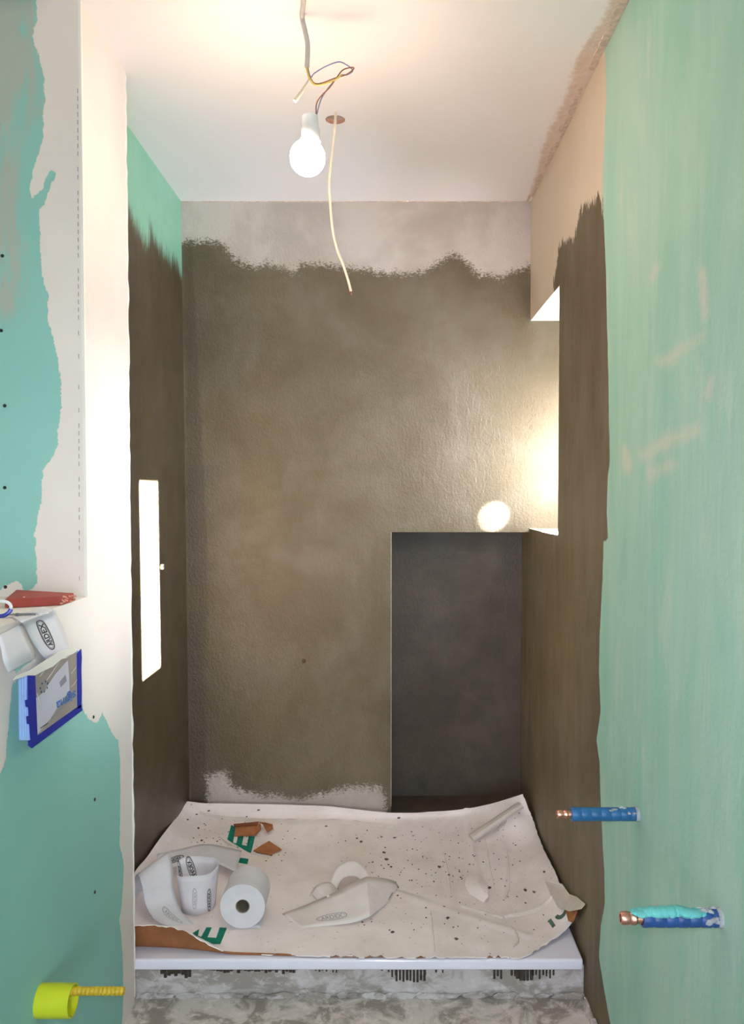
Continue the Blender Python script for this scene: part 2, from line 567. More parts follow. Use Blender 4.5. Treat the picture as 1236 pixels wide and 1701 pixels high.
right_coat = [(2.6504,1.9235),(2.6711,1.9712),(2.6157,2.0141),(2.572,2.0692),(2.3651,2.0233),(2.3152,2.0815),(2.1594,2.0529),(2.0687,2.0386),(2.0491,1.9603),(2.0293,1.8654),(2.0139,1.729),(1.9992,1.6088),(1.9837,1.4607),(1.9751,1.358),(1.9904,1.3292),(1.9986,1.2406),(1.9855,1.1746),(2.0241,1.1649),(2.0326,1.0737),(2.0422,1.0118),(2.0568,0.9177),(2.0598,0.8245),(2.0394,0.7371),(2.0782,0.6484),(2.0469,0.6039),(2.0317,0.4936),(2.0118,0.4097),(1.9926,0.3422),(1.9847,0.2702),(2.0222,0.1892),(2.0371,0.1031),(1.9892,0.0545),(1.9271,0.0023),(1.844,-0.0406)] + [(1.95, -0.2), (3.4, -0.2), (3.4, 1.3), (2.572, 1.3), (2.572, 1.9)]
primer = [(2.0447,2.3565),(2.0363,2.2645),(2.0548,2.1404),(2.0683,2.0265),(2.0612,1.7995)] + [(3.4, 1.8), (3.4, 2.6), (2.15, 2.6)]
smears = [[(1.8794,1.3961),(1.8416,1.4006),(1.7946,1.3513),(1.8115,1.3185),(1.8582,1.3331)], [(1.7521,1.373),(1.5648,1.3982),(1.4134,1.4039),(1.3995,1.3924),(1.5313,1.3777),(1.7267,1.3565)],
          [(1.6938,1.3326),(1.524,1.3481),(1.511,1.3386),(1.67,1.3196)], [(1.6906,1.7292),(1.6459,1.7462),(1.6238,1.7329),(1.6672,1.7133)],
          [(1.422,1.6772),(1.3896,1.6663),(1.3716,1.5874),(1.4028,1.584)], [(1.3732,1.4772),(1.3578,1.4731),(1.3622,1.4497),(1.3777,1.4556)], [(1.6398,1.5506),(1.4752,1.5563),(1.3862,1.5582),(1.3858,1.546),(1.6034,1.533)]]
ragged_zone = [(2.7088,1.9217),(2.7163,2.1605),(2.408,2.1657),(2.0472,2.0781),(2.041,1.8836),(2.3256,1.9501)]
b = Surf()
b.panel((WR, 0, 0), (0, 1, 0), (0, 0, 1), steps(YF, 1.0, 0.1) [:-1] + steps(1.0, YN, 0.01, W0, YB), steps(FL, CE, 0.012, NZ1, NZ0, WZ0, WZ1),
        skip=lambda y, z: (y > W0 and y < W1 and WZ0 < z < WZ1) or (y > YB and not NZ0 < z < NZ1), flip=True,
        coat=lambda P: sdf(right_coat, yz(P)), primer=lambda P: sdf(primer, yz(P)), smear=lambda P: usdf(smears, yz(P)),
        ragged=lambda P: np.clip(0.12 + sdf(ragged_zone, yz(P)) * 25, 0.12, 1.0))
# window reveal: soffit, sill, near jamb
b.panel((WR, 0, WZ1), (1, 0, 0), (0, 1, 0), steps(0, WT, 0.03), steps(W0, W1, 0.03), mi=1)
b.panel((WR, 0, WZ0), (1, 0, 0), (0, 1, 0), steps(0, WT, 0.03), steps(W0, W1, 0.03), mi=1)
b.panel((WR, W0, 0), (1, 0, 0), (0, 0, 1), steps(0, WT, 0.03), steps(WZ0, WZ1, 0.03), mi=1)
wall_right = b.build('wall_right', [M_RIGHT, M_PLASTER])

# window in the right wall, its glass set back in the opening
def window(name, plane_x, y0, y1, z0, z1, gy0, gy1, gz0, gz1):
    m = MB()
    d = 0.06
    m.box((plane_x, y0, z0), (plane_x + d, gy0, z1), 0.004)
    m.box((plane_x, gy1, z0), (plane_x + d, y1, z1), 0.004)
    m.box((plane_x, gy0, z0), (plane_x + d, gy1, gz0), 0.004)
    m.box((plane_x, gy0, gz1), (plane_x + d, gy1, z1), 0.004)
    fr = m.build(name, M_PVC, kind='structure')
    g = NT('window_glass', 0.0, 0.5)
    t = g.t
    tr = g.n('ShaderNodeBsdfTransparent')
    tr.inputs[0].default_value = (0.95, 0.98, 0.97, 1)
    gl = g.n('ShaderNodeBsdfGlossy')
    gl.inputs['Roughness'].default_value = 0.0
    mx = g.n('ShaderNodeMixShader')
    fz = g.n('ShaderNodeFresnel')
    fz.inputs[0].default_value = 1.45
    t.links.new(fz.outputs[0], mx.inputs[0])
    t.links.new(tr.outputs[0], mx.inputs[1])
    t.links.new(gl.outputs[0], mx.inputs[2])
    t.links.new(mx.outputs[0], t.nodes['Material Output'].inputs[0])
    m = MB()
    m.box((plane_x + 0.028, gy0 - 0.004, gz0 - 0.004), (plane_x + 0.034, gy1 + 0.004, gz1 + 0.004))
    m.build('pane', g.m, fr)
    m = MB()
    m.box((plane_x - 0.012, gy0 - 0.045, 1.45), (plane_x, gy0 - 0.015, 1.52), 0.003)
    m.box((plane_x - 0.03, gy0 - 0.04, 1.38), (plane_x - 0.012, gy0 - 0.02, 1.50), 0.004)
    m.build('handle', M_PVC, fr)
    return fr
window('window_1', WR + 0.2, W0, W1, WZ0, WZ1, 2.68, 2.885, 1.2, 1.86)

# pillar and half wall
board_upper = [(-0.7835,2.463),(-0.7846,2.3842),(-0.7824,2.3447),(-0.7937,2.3052),(-0.7783,2.2524),(-0.7694,2.2127),(-0.772,2.1199),(-0.7754,2.0668),(-0.7977,2.0135),(-0.8037,1.9735),(-0.8,1.9468),(-0.7876,1.9628),(-0.7767,1.9709),(-0.7683,1.9922),(-0.7627,2.0082),(-0.7465,2.0082),(-0.7466,1.9975),(-0.7577,1.9762),(-0.7717,1.9388),(-0.7827,1.9268),(-0.7837,1.8532),(-0.7793,1.7727),(-0.7663,1.7324),(-0.7672,1.665),(-0.7477,1.5975),(-0.7377,1.5272),(-0.7455,1.4485),(-0.7503,1.3941),(-0.7629,1.3668),(-0.7851,1.3396),(-0.7861,1.2713),(-0.8003,1.2303),(-0.8049,1.1892),(-0.799,1.1206),(-0.8023,1.0794),(-0.8232,1.0587),(-0.834,1.0684),(-0.8434,1.0863),(-0.8709,1.0794),(-0.8848,1.0656),(-0.9673,1.0587),(-0.9442,2.463)]
smear_upper = [(-0.9442,2.463),(-0.7755,2.463),(-0.7787,2.2259),(-0.8162,2.0402),(-0.8034,1.7996),(-0.8347,1.692),(-0.9569,1.692)]
board_lower = [(1.4716,0.9394),(1.4959,0.945),(1.5728,0.9334),(1.6882,0.9076),(1.8024,0.8279),(1.8193,0.7935),(1.8555,0.7642),(1.9053,0.7444),(1.9341,0.7596),(1.9748,0.7173),(2.0172,0.6747),(2.0484,0.6544),(2.0561,0.6055),(2.0589,0.5454),(2.0495,0.3933),(2.0802,0.3166),(2.0631,0.2301),(2.0386,0.1959),(2.0639,0.1034),(2.0652,-0.0084),(2.0366,-0.1634)] + [(0.1, -0.1), (0.1, 0.5)] + [(1.3357,0.7445),(1.4208,0.7854),(1.4441,0.8077),(1.4577,0.8714)]
strokes = [[(1.4772,0.9636),(1.5741,0.9732),(1.5738,0.9662),(1.4864,0.9527)], [(1.6156,0.9698),(1.7154,0.9658),(1.7281,0.9582),(1.6182,0.9596)], [(1.8654,0.8399),(1.8906,0.9049),(1.8984,0.9033),(1.8806,0.8335)]]
b = Surf()
b.panel((0, YP0, 0), (1, 0, 0), (0, 0, 1), steps(-0.96, WP, 0.008), steps(LEDGE, CE, 0.008),
        board=lambda P: sdf(board_upper, xz(P)), smear=lambda P: sdf(smear_upper, xz(P)), line=-1.0)
near = steps(0.1, 1.0, 0.1)[:-1] + steps(1.0, YP0, 0.008)
b.panel((WP, 0, 0), (0, 1, 0), (0, 0, 1), near, steps(FL, LEDGE, 0.008),
        board=lambda P: np.maximum(sdf(board_lower, yz(P)), usdf(strokes, yz(P))), smear=-1.0, line=-1.0)
b.panel((WP, 0, 0), (0, 1, 0), (0, 0, 1), steps(YP0, YP1, 0.008), steps(FL, CE, 0.008, LEDGE),
        board=lambda P: sdf(board_lower, yz(P)), smear=-1.0, line=-1.0)
b.panel((0, 0, LEDGE), (1, 0, 0), (0, 1, 0), steps(-0.96, WP, 0.03), steps(0.1, YP0, 0.03), board=-1.0, smear=-1.0, line=-1.0)
b.panel((0, YP1, 0), (1, 0, 0), (0, 0, 1), steps(WL - 0.1, WP, 0.03), steps(FL, CE, 0.03), board=-1.0, smear=-1.0, line=-1.0)
b.panel((0, 0.1, 0), (1, 0, 0), (0, 0, 1), [-0.96, WP], [FL, LEDGE], board=-1.0, smear=-1.0, line=-1.0)
wall_front_left = b.build('wall_left_front', [M_FRONT])

# ragged filler ridge along the rear edge of the pillar
rng = random.Random(3)
ms = MB()
pts, rad = [], []
for i in range(90):
    z = FL + 0.02 + i * (CE - FL - 0.03) / 89
    pts.append((WP - 0.002 + rng.uniform(-0.0012, 0.0012), YP1 - 0.001 + rng.uniform(-0.002, 0.003), z))
    rad.append(0.0035 + rng.random() * 0.002)
ms.tube(pts, rad, 7)
ms.build('filler_ridge', M_PLASTER, wall_front_left, True)
# plastic corner bead on the pillar's front edge
ms = MB()
ms.box((WP - 0.006, YP0 - 0.002, LEDGE), (WP + 0.0015, YP0 + 0.006, CE - 0.002), 0.001)
ms.build('corner_bead', M_PLASTER, wall_front_left)
slots = MB()
bead_x = [(-0.6944,2.1862),(-0.7034,1.0931)]
for i in range(64):
    t = i / 63
    if rng.random() < 0.25:
        continue
    x = bead_x[0][0] + (bead_x[1][0] - bead_x[0][0]) * t
    z = bead_x[0][1] + (bead_x[1][1] - bead_x[0][1]) * t
    slots.box((x - 0.0008, YP0 - 0.0006, z - 0.006), (x + 0.0008, YP0 + 0.001, z + 0.004))
slots.build('bead_perforation', plain('bead_slot', (168, 158, 160), 0.8, 0.1), wall_front_left, kind='stuff')

def screw(p, nrm, parent):
    m = MB()
    m.lathe([(0.0, 0.0016), (0.0012, 0.0016), (0.0028, 0.0022), (0.004, 0.001), (0.004, -0.002)], p, nrm, 12)
    return m.build('screw', M_BLACK, parent, True)
for p in [(-0.8681,1.846,1.8197),(-0.8733,1.846,1.6529),(-0.8677,1.846,1.4838),(-0.8704,1.846,1.2987),(-0.8724,1.846,1.0725)]:
    screw(p, (0, -1, 0), wall_front_left)
for p in [(-0.686,1.8746,0.7659),(-0.686,1.8763,0.5712),(-0.686,1.8695,0.3549)]:
    screw(p, (1, 0, 0), wall_front_left)

# outer shell of the room the camera stands in
b = Surf()
b.panel((-0.96, 0, 0), (0, 1, 0), (0, 0, 1), [YF, 0.1, YP0], [FL, LEDGE, CE], skip=lambda y, z: y > 0.1 and z < LEDGE)
b.build('wall_left_rear', [M_PLASTER])
b = Surf()
b.panel((0, YF, 0), (1, 0, 0), (0, 0, 1), [-0.96, 0.0, 0.4, WR], [FL, 0.36, 1.24, CE], skip=lambda x, z: 0.0 < x < 0.4 and 0.36 < z < 1.24)
b.build('wall_front', [M_PLASTER])
m = MB()
for lo, hi in (((0.0, YF - 0.04, 0.36), (0.03, YF + 0.02, 1.24)), ((0.37, YF - 0.04, 0.36), (0.4, YF + 0.02, 1.24)), ((0.03, YF - 0.04, 0.36), (0.37, YF + 0.02, 0.39)), ((0.03, YF - 0.04, 1.21), (0.37, YF + 0.02, 1.24))):
    m.box(lo, hi, 0.004)
m.build('window_2', M_PVC, kind='structure')

# ceiling with the drilled cable hole
HOLE = [(-0.1559,2.4277,2.39)][0]
hx, hy, hr, hs = HOLE[0], HOLE[1], 0.029, 0.06
mortar = [(WR - 0.035, 1.5), (WR - 0.04, 1.9), (WR - 0.06, 2.1), (WR - 0.045, 2.3), (WR - 0.05, 2.6), (WR - 0.03, 2.8), (WR - 0.012, 3.05), (WR + 0.1, 3.05), (WR + 0.1, 1.5)]
crack = [(-0.803,3.1784),(-0.7913,3.1327),(-0.5171,3.1391),(-0.2879,3.1456),(-0.1034,3.1391),(0.1264,3.1391),(0.5585,3.1135),(0.5763,3.2118)]
b = Surf()
b.panel((0, 0, CE), (1, 0, 0), (0, 1, 0), steps(-0.96, WR, 0.02, hx - hs, hx + hs), steps(YF, 1.2, 0.2)[:-1] + steps(1.2, YB, 0.02, hy - hs, hy + hs),
        skip=lambda x, y: abs(x - hx) < hs and abs(y - hy) < hs, flip=True,
        mortar=lambda P: usdf([mortar], P[:, :2]))
n = 32
ring_o, ring_i, ring_t = [], [], []
for k in range(n):
    a = 2 * math.pi * k / n
    c, s_ = math.cos(a), math.sin(a)
    q = hs / max(abs(c), abs(s_))
    ring_o.append((hx + c * q, hy + s_ * q, CE))
    ring_i.append((hx + c * hr, hy + s_ * hr, CE))
    ring_t.append((hx + c * hr, hy + s_ * hr, CE + 0.0125))
b.raw(ring_o + ring_i, [(k, (k + 1) % n, n + (k + 1) % n, n + k) for k in range(n)])
b.raw(ring_i + ring_t, [(k, (k + 1) % n, n + (k + 1) % n, n + k) for k in range(n)], 1)
cav = 0.09
b.raw([(hx - cav, hy - cav, CE + 0.0125), (hx + cav, hy - cav, CE + 0.0125), (hx + cav, hy + cav, CE + 0.0125), (hx - cav, hy + cav, CE + 0.0125)] +
      [(hx - cav, hy - cav, CE + 0.12), (hx + cav, hy - cav, CE + 0.12), (hx + cav, hy + cav, CE + 0.12), (hx - cav, hy + cav, CE + 0.12)],
      [(0, 1, 5, 4), (1, 2, 6, 5), (2, 3, 7, 6), (3, 0, 4, 7), (4, 5, 6, 7)], 2)
ceiling = b.build('ceiling', [M_CEIL, M_GYPSUM, M_CAVITY])
# crumbly mortar along the ceiling edge above the right wall, and the ragged joint over the back wall
ms = MB()
for i in range(34):
    t = rng.random()
    ms.lump((WR - 0.003 - rng.random() * 0.012, 1.7 + t * 1.38, CE - 0.0005), (0.004 + rng.random() * 0.008, 0.03 + rng.random() * 0.04, 0.0012), rng)
for i in range(60):
    x = WL + rng.random() * (WR - WL)
    ms.lump((x, YB - 0.0005, CE - 0.001), (0.012 + rng.random() * 0.03, 0.0015, 0.001 + rng.random() * 0.003), rng)
ms.build('joint_mortar', plain('joint_mortar', (222, 200, 186), 0.9, 0.2, 0.25, 60), ceiling, True, kind='stuff')

# floor, plinth
b = Surf()
b.panel((0, 0, FL), (1, 0, 0), (0, 1, 0), steps(-0.96, WR, 0.05), steps(YF, YB, 0.05))
floor = b.build('floor', [M_FLOOR])
ms = MB()
PY0 = 2.19
ms.box((WL, PY0, FL), (WR, PY0 + 0.06, TZ - 0.031), 0.003)
plinth = ms.build('trim_1', M_PLINTH, kind='structure')
ridges = MB()
for x0, x1, h, jit, sk, wd in ((-0.625, -0.54, 0.034, 0.45, 0.1, 0.0075), (-0.51, -0.24, 0.024, 0.6, 0.03, 0.0075), (-0.21, -0.14, 0.022, 0.7, 0.5, 0.003), (-0.02, 0.02, 0.032, 0.6, 0.4, 0.0035), (0.02, 0.10, 0.046, 0.15, 0.0, 0.005), (0.10, 0.15, 0.035, 0.5, 0.25, 0.0035), (0.288, 0.35, 0.038, 0.3, 0.2, 0.0045), (0.35, 0.394, 0.042, 0.2, 0.0, 0.0075), (0.394, 0.458, 0.04, 0.5, 0.25, 0.004)):
    x = x0
    while x < x1:
        hh = h * (1 - jit * rng.random())
        if rng.random() > sk:
            ridges.box((x, PY0 - 0.0035, TZ - 0.032 - hh), (x + wd + rng.random() * 0.002, PY0 + 0.002, TZ - 0.0315), 0.0008, 1)
        x += 0.0095
ridges.build('adhesive_ridge', M_DARKADH, plinth, kind='stuff')
# mortar fillet between plinth, floor and side walls
ms = MB()
for i in range(70):
    ms.lump((WL + rng.random() * (WR - WL), PY0 - 0.004 + rng.uniform(-0.004, 0.003), FL + 0.004), (0.012 + rng.random() * 0.03, 0.008, 0.006 + rng.random() * 0.006), rng)
for i in range(26):
    ms.lump((WR - 0.004, 1.5 + rng.random() * 0.68, FL + 0.004), (0.012, 0.02 + rng.random() * 0.03, 0.008 + rng.random() * 0.02), rng)
ms.build('mortar_fillet', M_PLINTH, floor, True, kind='stuff')
# niche edge bead
ms = MB()
ms.box((NX0 - 0.0016, YB - 0.001, 0.08), (NX0 + 0.0008, YB + 0.003, NZ1), 0.0005)
ms.build('trim_2', M_BEAD, kind='structure')

# ------------------------------------------------------------------ shower tray
ms = MB()
ms.box((WL + 0.017, 2.163, TZ - 0.031), (0.529, YB - 0.002, TZ), 0.007, 4)
tray = ms.build('shower_tray', M_TRAY, None, True, origin=(-0.14, 2.6, TZ - 0.031))
tag(tray, 'low white acrylic shower tray on mortar plinth under the cardboard', 'shower tray')

# ------------------------------------------------------------------ cardboard sheet on the tray
def make_card_top():
    t = NT('cardboard_liner', 0.85, 0.15)
    a = t.noise(5, 5, 0.6, (1, 1, 1), 0.4)
    c = t.mix(t.step(a, 0.35, 0.65), lin((250, 240, 238)), lin((236, 225, 221)))
    e = t.noise(14, 4, 0.6, (1, 1, 1), 0.5, off=(4, 4, 0))
    c = t.mix(t.step(e, 0.55, 0.72, 0, 0.6), c, lin((244, 234, 232)))
    sp = t.noise(120, 2, 0.5)
    c = t.mix(t.step(sp, 0.70, 0.76, 0, 0.7), c, lin((110, 92, 84)))
    return t.done(c, None, t.bump(t.noise(60, 4), 0.15, 0.004))
M_CARD = make_card_top()
M_KRAFT = plain('kraft_board', (158, 104, 70), 0.9, 0.1, 0.18, 30, bump=0.1)
M_PRINT = plain('green_print', (24, 124, 104), 0.8, 0.15, 0.2, 60)
M_PRINT2 = plain('faded_print', (84, 108, 98), 0.8, 0.15, 0.2, 60)
M_PAPER = plain('torn_paper', (218, 208, 200), 0.85, 0.15, 0.08, 25, bump=0.1)

net = [
 [(-0.7633,3.05,0.1178),(-0.6868,3.055,0.1066),(-0.493,3.06,0.1024),(-0.2637,3.06,0.0954),(0.0114,3.04,0.0778),(0.2165,3.04,0.0847),(0.352,3.03,0.1071),(0.4412,3.02,0.1361),(0.4995,2.99,0.1679)],
 [(-0.7684,2.92,0.1122),(-0.686,3,0.0755),(-0.4892,3.035,0.0614),(-0.2617,3.035,0.0568),(0.0113,3.02,0.0537),(0.2151,3.02,0.0583),(0.3475,2.99,0.0818),(0.443,2.955,0.1116),(0.5268,2.915,0.1009)],
 [(-0.7545,2.689,0.1437),(-0.6734,2.8308,0.0641),(-0.4656,2.8855,0.034),(-0.2488,2.8823,0.031),(0.0108,2.8722,0.031),(0.2151,2.8654,0.034),(0.3431,2.8574,0.044),(0.4578,2.8375,0.0591),(0.5285,2.7616,0.0793)],
 [(-0.7568,2.5261,0.1437),(-0.6735,2.6606,0.0566),(-0.4557,2.6959,0.03),(-0.2323,2.6893,0.029),(0.0101,2.6762,0.029),(0.2111,2.6762,0.029),(0.3404,2.6655,0.034),(0.458,2.6507,0.047),(0.5256,2.5629,0.0919)],
 [(-0.7582,2.3912,0.15),(-0.6551,2.5112,0.049),(-0.4346,2.5128,0.029),(-0.2163,2.5014,0.029),(0.0094,2.4938,0.029),(0.2063,2.4938,0.029),(0.3376,2.4938,0.029),(0.4535,2.4814,0.039),(0.5292,2.4182,0.0818)],
 [(-0.7698,2.3312,0.102),(-0.6342,2.3738,0.035),(-0.4248,2.3511,0.029),(-0.2021,2.3343,0.029),(0.0088,2.3277,0.029),(0.1963,2.3277,0.029),(0.3277,2.3277,0.029),(0.4449,2.3454,0.032),(0.5268,2.3258,0.0692)],
 [(-0.7464,2.2261,0.031),(-0.6058,2.2145,0.029),(-0.431,2.1997,0.029),(-0.2067,2.1938,0.029),(0.0082,2.1879,0.029),(0.1849,2.1909,0.029),(0.3096,2.1967,0.029),(0.4079,2.2278,0.03),(0.5304,2.3023,0.0515)],
 [(-0.7297,2.178,0.1098),(-0.5841,2.185,0.0976)] + [(-0.4281,2.1844,0.031),(-0.2045,2.1705,0.029),(0.0082,2.1648,0.029),(0.1828,2.1648,0.029),(0.3056,2.1676,0.029),(0.3713,2.1697,0.0295),(0.4893,2.2634,0.036)],
]
creases = [(0.1948,2.7893),(0.1963,2.4383)], [(0.2936,3.133),(0.2975,2.4565)], [(0.1284,2.4027),(0.1257,2.1648)], [(-0.169,2.6461),(0.4012,2.2666)], [(0.4126,2.7893),(0.3604,2.4565)]

def cr(p0, p1, p2, p3, t):
    return 0.5 * ((2 * p1) + (p2 - p0) * t + (2 * p0 - 5 * p1 + 4 * p2 - p3) * t * t + (3 * p1 - p0 - 3 * p2 + p3) * t ** 3)
def cr_line(P, n):
    P = np.asarray(P, float)
    P = np.concatenate([[2 * P[0] - P[1]], P, [2 * P[-1] - P[-2]]])
    o = []
    for i in range(1, len(P) - 2):
        for k in range(n):
            o.append(cr(P[i - 1], P[i], P[i + 1], P[i + 2], k / n))
    o.append(P[-2])
    return np.array(o)

def card_sheet():
    from mathutils import noise as mn
    rows = np.array([cr_line(r, 14) for r in net])              # rows x cols x 3
    G = np.array([cr_line(rows[:, j], 11) for j in range(rows.shape[1])]).transpose(1, 0, 2)
    nv, nu = G.shape[:2]
    r = random.Random(11)
    for j in range(nv):
        for i in range(nu):
            p = G[j, i]
            q = Vector((p[0] * 7, p[1] * 7, 3.1))
            p[2] += max(0, mn.noise(q)) * 0.004 + max(0, mn.noise(q * 3.1)) * 0.0012
            for a, b in creases:
                a2, b2 = np.array(a), np.array(b)
                e = b2 - a2
                t = np.clip(((p[:2] - a2) @ e) / (e @ e), 0, 1)
                d = np.linalg.norm(p[:2] - a2 - t * e)
                if d < 0.016:
                    p[2] += 0.0055 * (1 - d / 0.016) ** 2
            p[2] = max(p[2], TZ + 0.0052)
    # ragged front edge
    for i in range(nu):
        G[-1, i, 1] += r.uniform(-0.003, 0.003)
    for j in range(nv):
        G[j, -1, 0] = min(G[j, -1, 0] + r.uniform(-0.003, 0.001), WR - 0.008)
    T = 0.003
    top = G.reshape(-1, 3)
    # underside along local normals
    du = np.gradient(G, axis=1)
    dv = np.gradient(G, axis=0)
    nr = np.cross(dv, du)
    nr /= np.linalg.norm(nr, axis=2, keepdims=True) + 1e-9
    nr *= np.sign(nr[:, :, 2].mean())
    bot = (G - nr * T).reshape(-1, 3)
    n = nu * nv
    F, MI = [], []
    for j in range(nv - 1):
        for i in range(nu - 1):
            a = j * nu + i
            F.append((a, a + nu, a + nu + 1, a + 1)); MI.append(0)
            F.append((n + a, n + a + 1, n + a + nu + 1, n + a + nu)); MI.append(1)
    loop = [i for i in range(nu)] + [j * nu + nu - 1 for j in range(1, nv)] + [(nv - 1) * nu + i for i in range(nu - 2, -1, -1)] + [j * nu for j in range(nv - 2, 0, -1)]
    for a, b_ in zip(loop, loop[1:] + loop[:1]):
        F.append((a, b_, n + b_, n + a)); MI.append(0)
    me = bpy.data.meshes.new('cardboard_sheet')
    org = np.array([-0.1, 2.6, TZ])
    V = np.concatenate([top, bot])
    me.from_pydata((V - org).tolist(), [], F)
    me.materials.append(M_CARD)
    me.materials.append(M_KRAFT)
    me.polygons.foreach_set('material_index', MI)
    me.polygons.foreach_set('use_smooth', [m == 0 or True for m in MI])
    me.update()
    me.set_sharp_from_angle(angle=R(50))
    o = bpy.data.objects.new('cardboard_sheet', me)
    o.location = org
    COL.objects.link(o)
    bv = BVHTree.FromPolygons([tuple(v) for v in V], F)
    return tag(o, 'large torn pale cardboard sheet spread over the shower tray, speckled with mortar', 'cardboard'), bv
card, card_bvh = card_sheet()
bpy.context.view_layer.update()
def drop(x, y, up=0.6):
    h = card_bvh.ray_cast(Vector((x, y, up)), Vector((0, 0, -1)))
    return h[0].z if h[0] is not None else TZ

def drape(polys, name, mat, parent, lift=0.0007, thick=0.0):
    bm = bmesh.new()
    for p in polys:
        bm.faces.new([bm.verts.new((q[0], q[1], 0)) for q in p])
    bmesh.ops.triangulate(bm, faces=bm.faces[:])
    bmesh.ops.subdivide_edges(bm, edges=bm.edges[:], cuts=3, use_grid_fill=True)
    for v in bm.verts:
        v.co.z = drop(v.co.x, v.co.y) + lift
    m = MB()
    m.bm.free()
    m.bm = bm
    return m.build(name, mat, parent)

drape([[(-0.5831,2.9784),(-0.5654,2.9676),(-0.5525,2.8535),(-0.5774,2.8762)], [(-0.5464,2.9251),(-0.5248,2.9146),(-0.519,2.8337),(-0.54,2.8436)], [(-0.5073,2.9146),(-0.4846,2.9146),(-0.4795,2.8142),(-0.5002,2.8239)], [(-0.5774,2.8762),(-0.5513,2.8585),(-0.4815,2.8387),(-0.4784,2.7901)]], 'printed_letter', M_PRINT, card)
drape([[(-0.5325,2.7591),(-0.4791,2.7499),(-0.4766,2.7114),(-0.521,2.7204)]], 'printed_letter', M_PRINT, card)
drape([[(-0.5593,2.2849),(-0.5456,2.3075),(-0.5408,2.2722),(-0.5452,2.2691)], [(-0.5267,2.316),(-0.511,2.316),(-0.5121,2.2586),(-0.5306,2.2648)], [(-0.4883,2.316),(-0.4667,2.3127),(-0.4683,2.2278),(-0.4864,2.2339)], [(-0.5541,2.2774),(-0.5272,2.2648),(-0.4679,2.2586),(-0.4683,2.2278),(-0.4885,2.2278)]], 'printed_letter', M_PRINT, card)
arc = []
for k in range(9):
    a = R(20 + 140 * k / 8)
    arc.append((932 + 11 * math.cos(a), 1529 + 10 * math.sin(a)))
for k in range(8, -1, -1):
    a = R(20 + 140 * k / 8)
    arc.append((932 + 6 * math.cos(a), 1529 + 5 * math.sin(a)))
PS = [(0.5074,2.3486),(0.5251,2.3486),(0.5004,2.3154)]
def pl(q):   # small offsets around the faded mark
    dx = (q[0] - 932) / 10
    dy = (q[1] - 1529) / 10
    return (PS[0][0] + (PS[1][0] - PS[0][0]) * dx + (PS[2][0] - PS[0][0]) * dy, PS[0][1] + (PS[1][1] - PS[0][1]) * dx + (PS[2][1] - PS[0][1]) * dy)
drape([[(0.4656,2.3336),(0.4757,2.3402),(0.4809,2.2972),(0.4707,2.2895)], [pl(q) for q in arc[:1] + arc[1:]], [(0.5242,2.369),(0.5316,2.3622),(0.5197,2.3319),(0.5148,2.3419)]], 'printed_mark', M_PRINT2, card)

# torn and folded bits of the sheet
def slab(name, pts3, thick, mat, parent, label=None):
    m = MB()
    m.prism(pts3, (0, 0, thick))
    o = m.build(name, mat, parent)
    if label:
        o['label'] = label
    return o
# rolled-over flap in the far right corner
m = MB()
fa, fb = [(0.2989,2.8656,0.0535)][0], [(0.4869,2.94,0.1443)][0]
fl = [Vector(fa), Vector(fb)]
ax = (fl[1] - fl[0]).normalized()
side = ax.cross(Vector((0, 0, 1))).normalized()
upv = side.cross(ax)
prof = [(-0.03, -0.006), (-0.026, 0.004), (-0.01, 0.010), (0.008, 0.010), (0.016, 0.002), (0.014, -0.006)]
ra = [fl[0] + side * a + upv * c for a, c in prof]
rb = [fl[1] + side * a * 0.9 + upv * c for a, c in prof]
va = [m.bm.verts.new(p) for p in ra]
vb = [m.bm.verts.new(p) for p in rb]
for i in range(len(prof)):
    k = (i + 1) % len(prof)
    m.bm.faces.new((va[i], va[k], vb[k], vb[i]))
m.bm.faces.new(va[::-1])
m.bm.faces.new(vb)
m.build('folded_flap', M_PAPER, card)['label'] = 'folded flap at the raised far corner'
# torn point sticking out to the right wall
slab('torn_corner', [(0.4885,2.5,0.0793),(0.5258,2.42,0.1031),(0.5308,2.345,0.1093),(0.5344,2.27,0.14),(0.5326,2.165,0.1731),(0.5253,2.175,0.1563),(0.5119,2.26,0.1053),(0.5002,2.4,0.0469)], 0.003, M_PAPER, card)
slab('brown_underside', [(0.5169,2.345,0.0753),(0.5239,2.21,0.1331),(0.52,2.25,0.0778),(0.5121,2.275,0.0696)], 0.002, M_KRAFT, card)
# blistered scrap of liner
m = MB()
blist = [(0.2577,2.6383,0.0327),(0.2953,2.6195,0.0416),(0.3118,2.5134,0.0479),(0.3077,2.4646,0.0437),(0.2912,2.45,0.0342),(0.254,2.5024,0.0342),(0.2448,2.5641,0.0327)]
cb = Vector((0, 0, 0))
for p in blist:
    cb += Vector(p) / len(blist)
cb.z += 0.012
cv = m.bm.verts.new(cb)
vv = [m.bm.verts.new(p) for p in blist]
for i in range(len(vv)):
    m.bm.faces.new((vv[i], vv[(i + 1) % len(vv)], cv))
bmesh.ops.subdivide_edges(m.bm, edges=m.bm.edges[:], cuts=2, smooth=0.6, use_grid_fill=True)
m.build('torn_blister', M_CARD, card, True)
